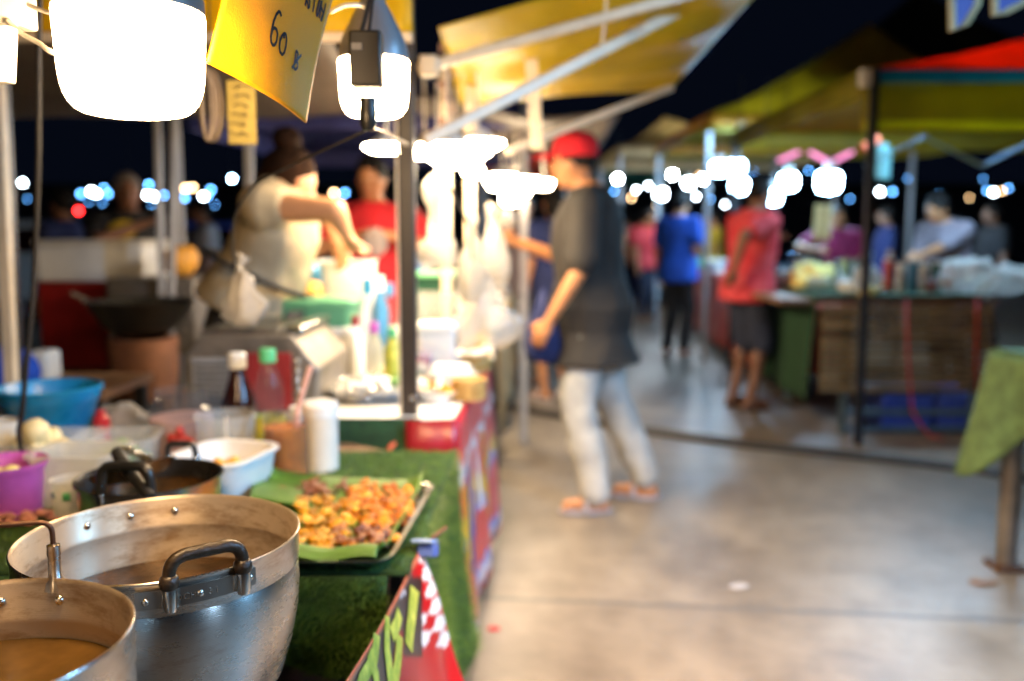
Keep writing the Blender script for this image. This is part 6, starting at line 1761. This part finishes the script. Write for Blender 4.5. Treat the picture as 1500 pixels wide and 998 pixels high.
# next stall along the left side of the aisle
t = thing('next_stall_table', 'next left stall table beyond the lit one, white cloth', 'table', (-.5, 5.9, 0))
xa, xb = at(722, 480, 4.75).x, at(752, 440, 7.4).x
g = MB(); g.prism([(xa - .9, 4.75, .75), (xa, 4.75, .75), (xb, 7.4, .75), (xb - .9, 7.4, .75)], (0, 0, .03)); g.build('table_top', M['wht'], t)
for q in ((xa - .84, 4.8, 0), (xa - .06, 4.8, 0), (xb - .84, 7.3, 0), (xb - .06, 7.3, 0)): g = MB(); g.bar(q, V(q) + V((0, 0, .75)), .04); g.build('leg', M['darkpipe'], t)
g = MB(); g.sheet(lambda u, v: V((xa + (xb - xa) * u + .01 + .03 * v + .02 * v * math.sin(u * 20), 4.75 + 2.65 * u, .785 - .6 * v)), 30, 8); tag(g.build('pale_cloth', M['creamc'], solid=.004), 'cream cloth down the aisle side of the next left stall', 'cloth')
for row in range(9):
    Y = 4.9 + row * .27; xe = xa + (xb - xa) * (Y - 4.75) / 2.65
    for j in range(4): filler(kinds[(row * 3 + j) % 8], xe - .1 - j * .18, Y, .786)
gable_tent('market_tent', 'dim blue canopy of the next left stall behind the disc lamps', -1.9, .12, 5.3, 8.2, 2.02, 2.6, 0, ('blueb', [(.16, 'blueb')]))
gable_tent('market_tent', 'cream canopy far down the left side of the aisle', at(700, 230, 12.5).x, at(850, 230, 12.5).x, 12.5, 15, ZP(232, 12.5), ZP(190, 13), 0, ('creamc', [(.15, 'canred')]))
# more distant shoppers
for px, fy, col_, pn, hdg, lb in ((893, 455, 'beige', 'navy', 250, 'distant shopper in beige coming along the aisle'), (1000, 462, 'lav', 'blackcloth', 60, 'distant shopper in pale shirt just behind the royal blue polo'), (948, 470, 'patred', 'shorts', 300, 'distant child sized shopper in red print'), (740, 452, 'redcloth', 'navy', 20, 'distant shopper in red at the next left stall'), (1046, 452, 'yellowcloth', 'navy', 170, 'distant seller in yellow at the far right stall'), (925, 425, 'magenta', 'blackcloth', 120, 'farthest shopper in dark magenta'), (882, 425, 'bluecloth', 'blackcloth', 80, 'farthest shopper in blue beside the capped man')):
    f_ = on(px, fy); person(lb, f_.x, f_.y, R(hdg), 1.60, None, col_, pn, 'hair', 'skin', vox=.028, shoe=None, group='distant shoppers in the aisle')
for px, Y, col_, lb in ((95, 6.4, 'navy', 'seated customer in navy in the dark behind the foam box'), (300, 8.5, 'greyc', 'dim customer in grey far behind the wok'), (470, 7.5, 'blackcloth', 'dim customer in black behind the seller'), (1300, 10.5, 'navy', 'dim shopper in navy beyond the right stall'), (1455, 9.6, 'blackcloth', 'dim shopper in black at the far right behind the clear bags')):
    person(lb, at(px, 330, Y).x, Y, R(random.uniform(0, 360)), 1.58, None, col_, 'blackcloth', 'hair', 'skin_d', vox=.024, shoe=None, group='dim figures behind the stalls')


def car(name, label, x, y, ry, mt, L_=4.1):
    t_ = thing(name, label, 'car', (x, y, 0), 'vehicles parked beyond the left stalls')
    Mz = Matrix.Rotation(ry, 3, 'Z'); P = lambda a, b, z: V((x, y, 0)) + Mz @ V((a, b, z))
    side = [(-.5, .30), (-.5, .62), (-.47, .86), (-.30, .95), (-.16, 1.38), (-.05, 1.46), (.20, 1.45), (.34, 1.05), (.36, .98), (.49, .86), (.5, .55), (.5, .30)]
    g_ = MB(); rings = []
    for b, k in ((-.84, .96), (-.80, 1), (.80, 1), (.84, .96)): rings.append([P(a * L_ * k, b * (1 if z < 1 else .86), z) for a, z in side])
    g_.loft(rings); g_.build('body', M[mt], t_, bevel=.03)
    for s_ in (-1, 1):
        g_ = MB(); g_.prism([P(a * L_, s_ * .83 * (1 if z < 1.05 else .9), z) for a, z in ((-.26, .98), (-.14, 1.34), (.18, 1.36), (.30, 1.0))], Mz @ V((0, s_ * .02, 0))); g_.build('side_window', M['soy'], t_)
        for a in (-.31, .31):
            g_ = MB(); g_.lathe(P(a * L_, s_ * .74, .31), [(.001, -.1), (.29, -.1), (.31, -.07), (.31, .07), (.29, .1), (.001, .1)], 24, Mz @ Matrix.Rotation(PI / 2, 3, 'X')); w_ = g_.build('wheel', M['black'], t_)
            g_ = MB(); g_.lathe(P(a * L_, s_ * .80, .31), [(.001, -.06), (.19, -.06), (.19, .06), (.001, .06)], 20, Mz @ Matrix.Rotation(PI / 2, 3, 'X')); g_.build('rim', M['steel_dull'], w_)
        g_ = MB(); g_.box(P(-.497 * L_, s_ * .62, .72), (.06, .28, .12), M=Mz); g_.build('headlight', M['glass'], t_, bevel=.02)
        g_ = MB(); g_.box(P(.497 * L_, s_ * .62, .74), (.06, .22, .14), M=Mz); g_.build('tail_light', M['red'], t_, bevel=.02)
    g_ = MB(); g_.sheet(lambda u, v: P((-.305 + .135 * v) * L_, (u - .5) * 1.36, .99 + .39 * v), 4, 4); g_.build('windscreen', M['soy'], t_, solid=.02)


car('parked_car', 'dim white car parked far behind the foam box', at(60, 300, 14).x, 14, R(12), 'wht')
car('parked_car', 'dim blue car parked far behind the tent legs', at(300, 300, 15.5).x, 15.5, R(-6), 'crate')
car('parked_car', 'dim grey car parked beyond the seller', at(480, 300, 17).x, 17, R(4), 'can')
for px, py, Y, lb in ((190, 262, 15.2, 'added cool bulb lighting the parked cars, left of two'), (340, 262, 16, 'added cool bulb lighting the parked cars, right of two')):
    cool_bulb(lb, px, py, Y, 3.0, 'e_cool', 'added bulbs lighting the parked cars', 1.2)  # bulbs added to light the cars and the scenery behind
for px, py, Y, r, lb in ((905, 262, 12.0, 5, 'added bulb lighting the far aisle, leftmost'), (985, 256, 14.5, 5, 'added bulb lighting the far aisle between the tents'), (1032, 262, 12.5, 6, 'added bulb lighting the far aisle right of the blue polo')):
    cool_bulb(lb, px, py, Y, r, 'e_fill_bulb', 'added bulbs lighting the far aisle', .6)  # bulbs added to light the distant crowd
for px, py, r, mt in ((915, 252, 1.5, 'e_farw'), (932, 278, 1.6, 'e_far'), (948, 256, 1.6, 'e_farb'), (962, 300, 1.2, 'e_farw'), (1024, 258, 1.6, 'e_farw'), (1040, 292, 1.6, 'e_farb'), (1062, 300, 1.4, 'e_far'), (1105, 250, 1.5, 'e_farb'), (1185, 250, 1.5, 'e_farb'), (1245, 292, 1.3, 'e_farb'), (1330, 262, 1.0, 'e_farb'), (1375, 285, 1.2, 'e_farb'), (1420, 290, 1.1, 'e_farw'), (1440, 262, 1.0, 'e_farb'), (880, 262, 1.5, 'e_far'), (868, 290, 1.3, 'e_farw')):
    far(px, py, 25, r, mt, 'tiny lamp scattered in the night between the far tents', 'scattered far lamps')
# small glinting goods on the right stall
for i in range(26):
    u, v = rf.random(), rf.random()
    px = 1150 + 320 * u; Y = Yr + .35 + 1.0 * v
    q = rb(px, Y)
    if q.x < xg0 + .05: continue
    filler(('box', 'packet', 'plate', 'cup', 'packet', 'dish')[i % 6], q.x, Y, zT + .012)

cool_bulb('added hidden bulb brightening the olive peaked tent roof', 1225, 171, 9.7, 9, 'e_fill_bulb', 'added bulbs brightening tent roofs', .3)  # bulbs added under two roofs so the canvas shows brighter
cool_bulb('added bulb brightening the pale yellow tent roof', 985, 196, 14.2, 5, 'e_fill_bulb', 'added bulbs brightening tent roofs', .2)
ufo('added disc lamp brightening the far end of the lit stall', 688, 222, 3.9, 30, GU)  # two lamps added inside the cluster to raise the light on the counter
ufo('added disc lamp brightening the middle of the lit stall behind the post', 622, 222, 3.6, 30, GU)
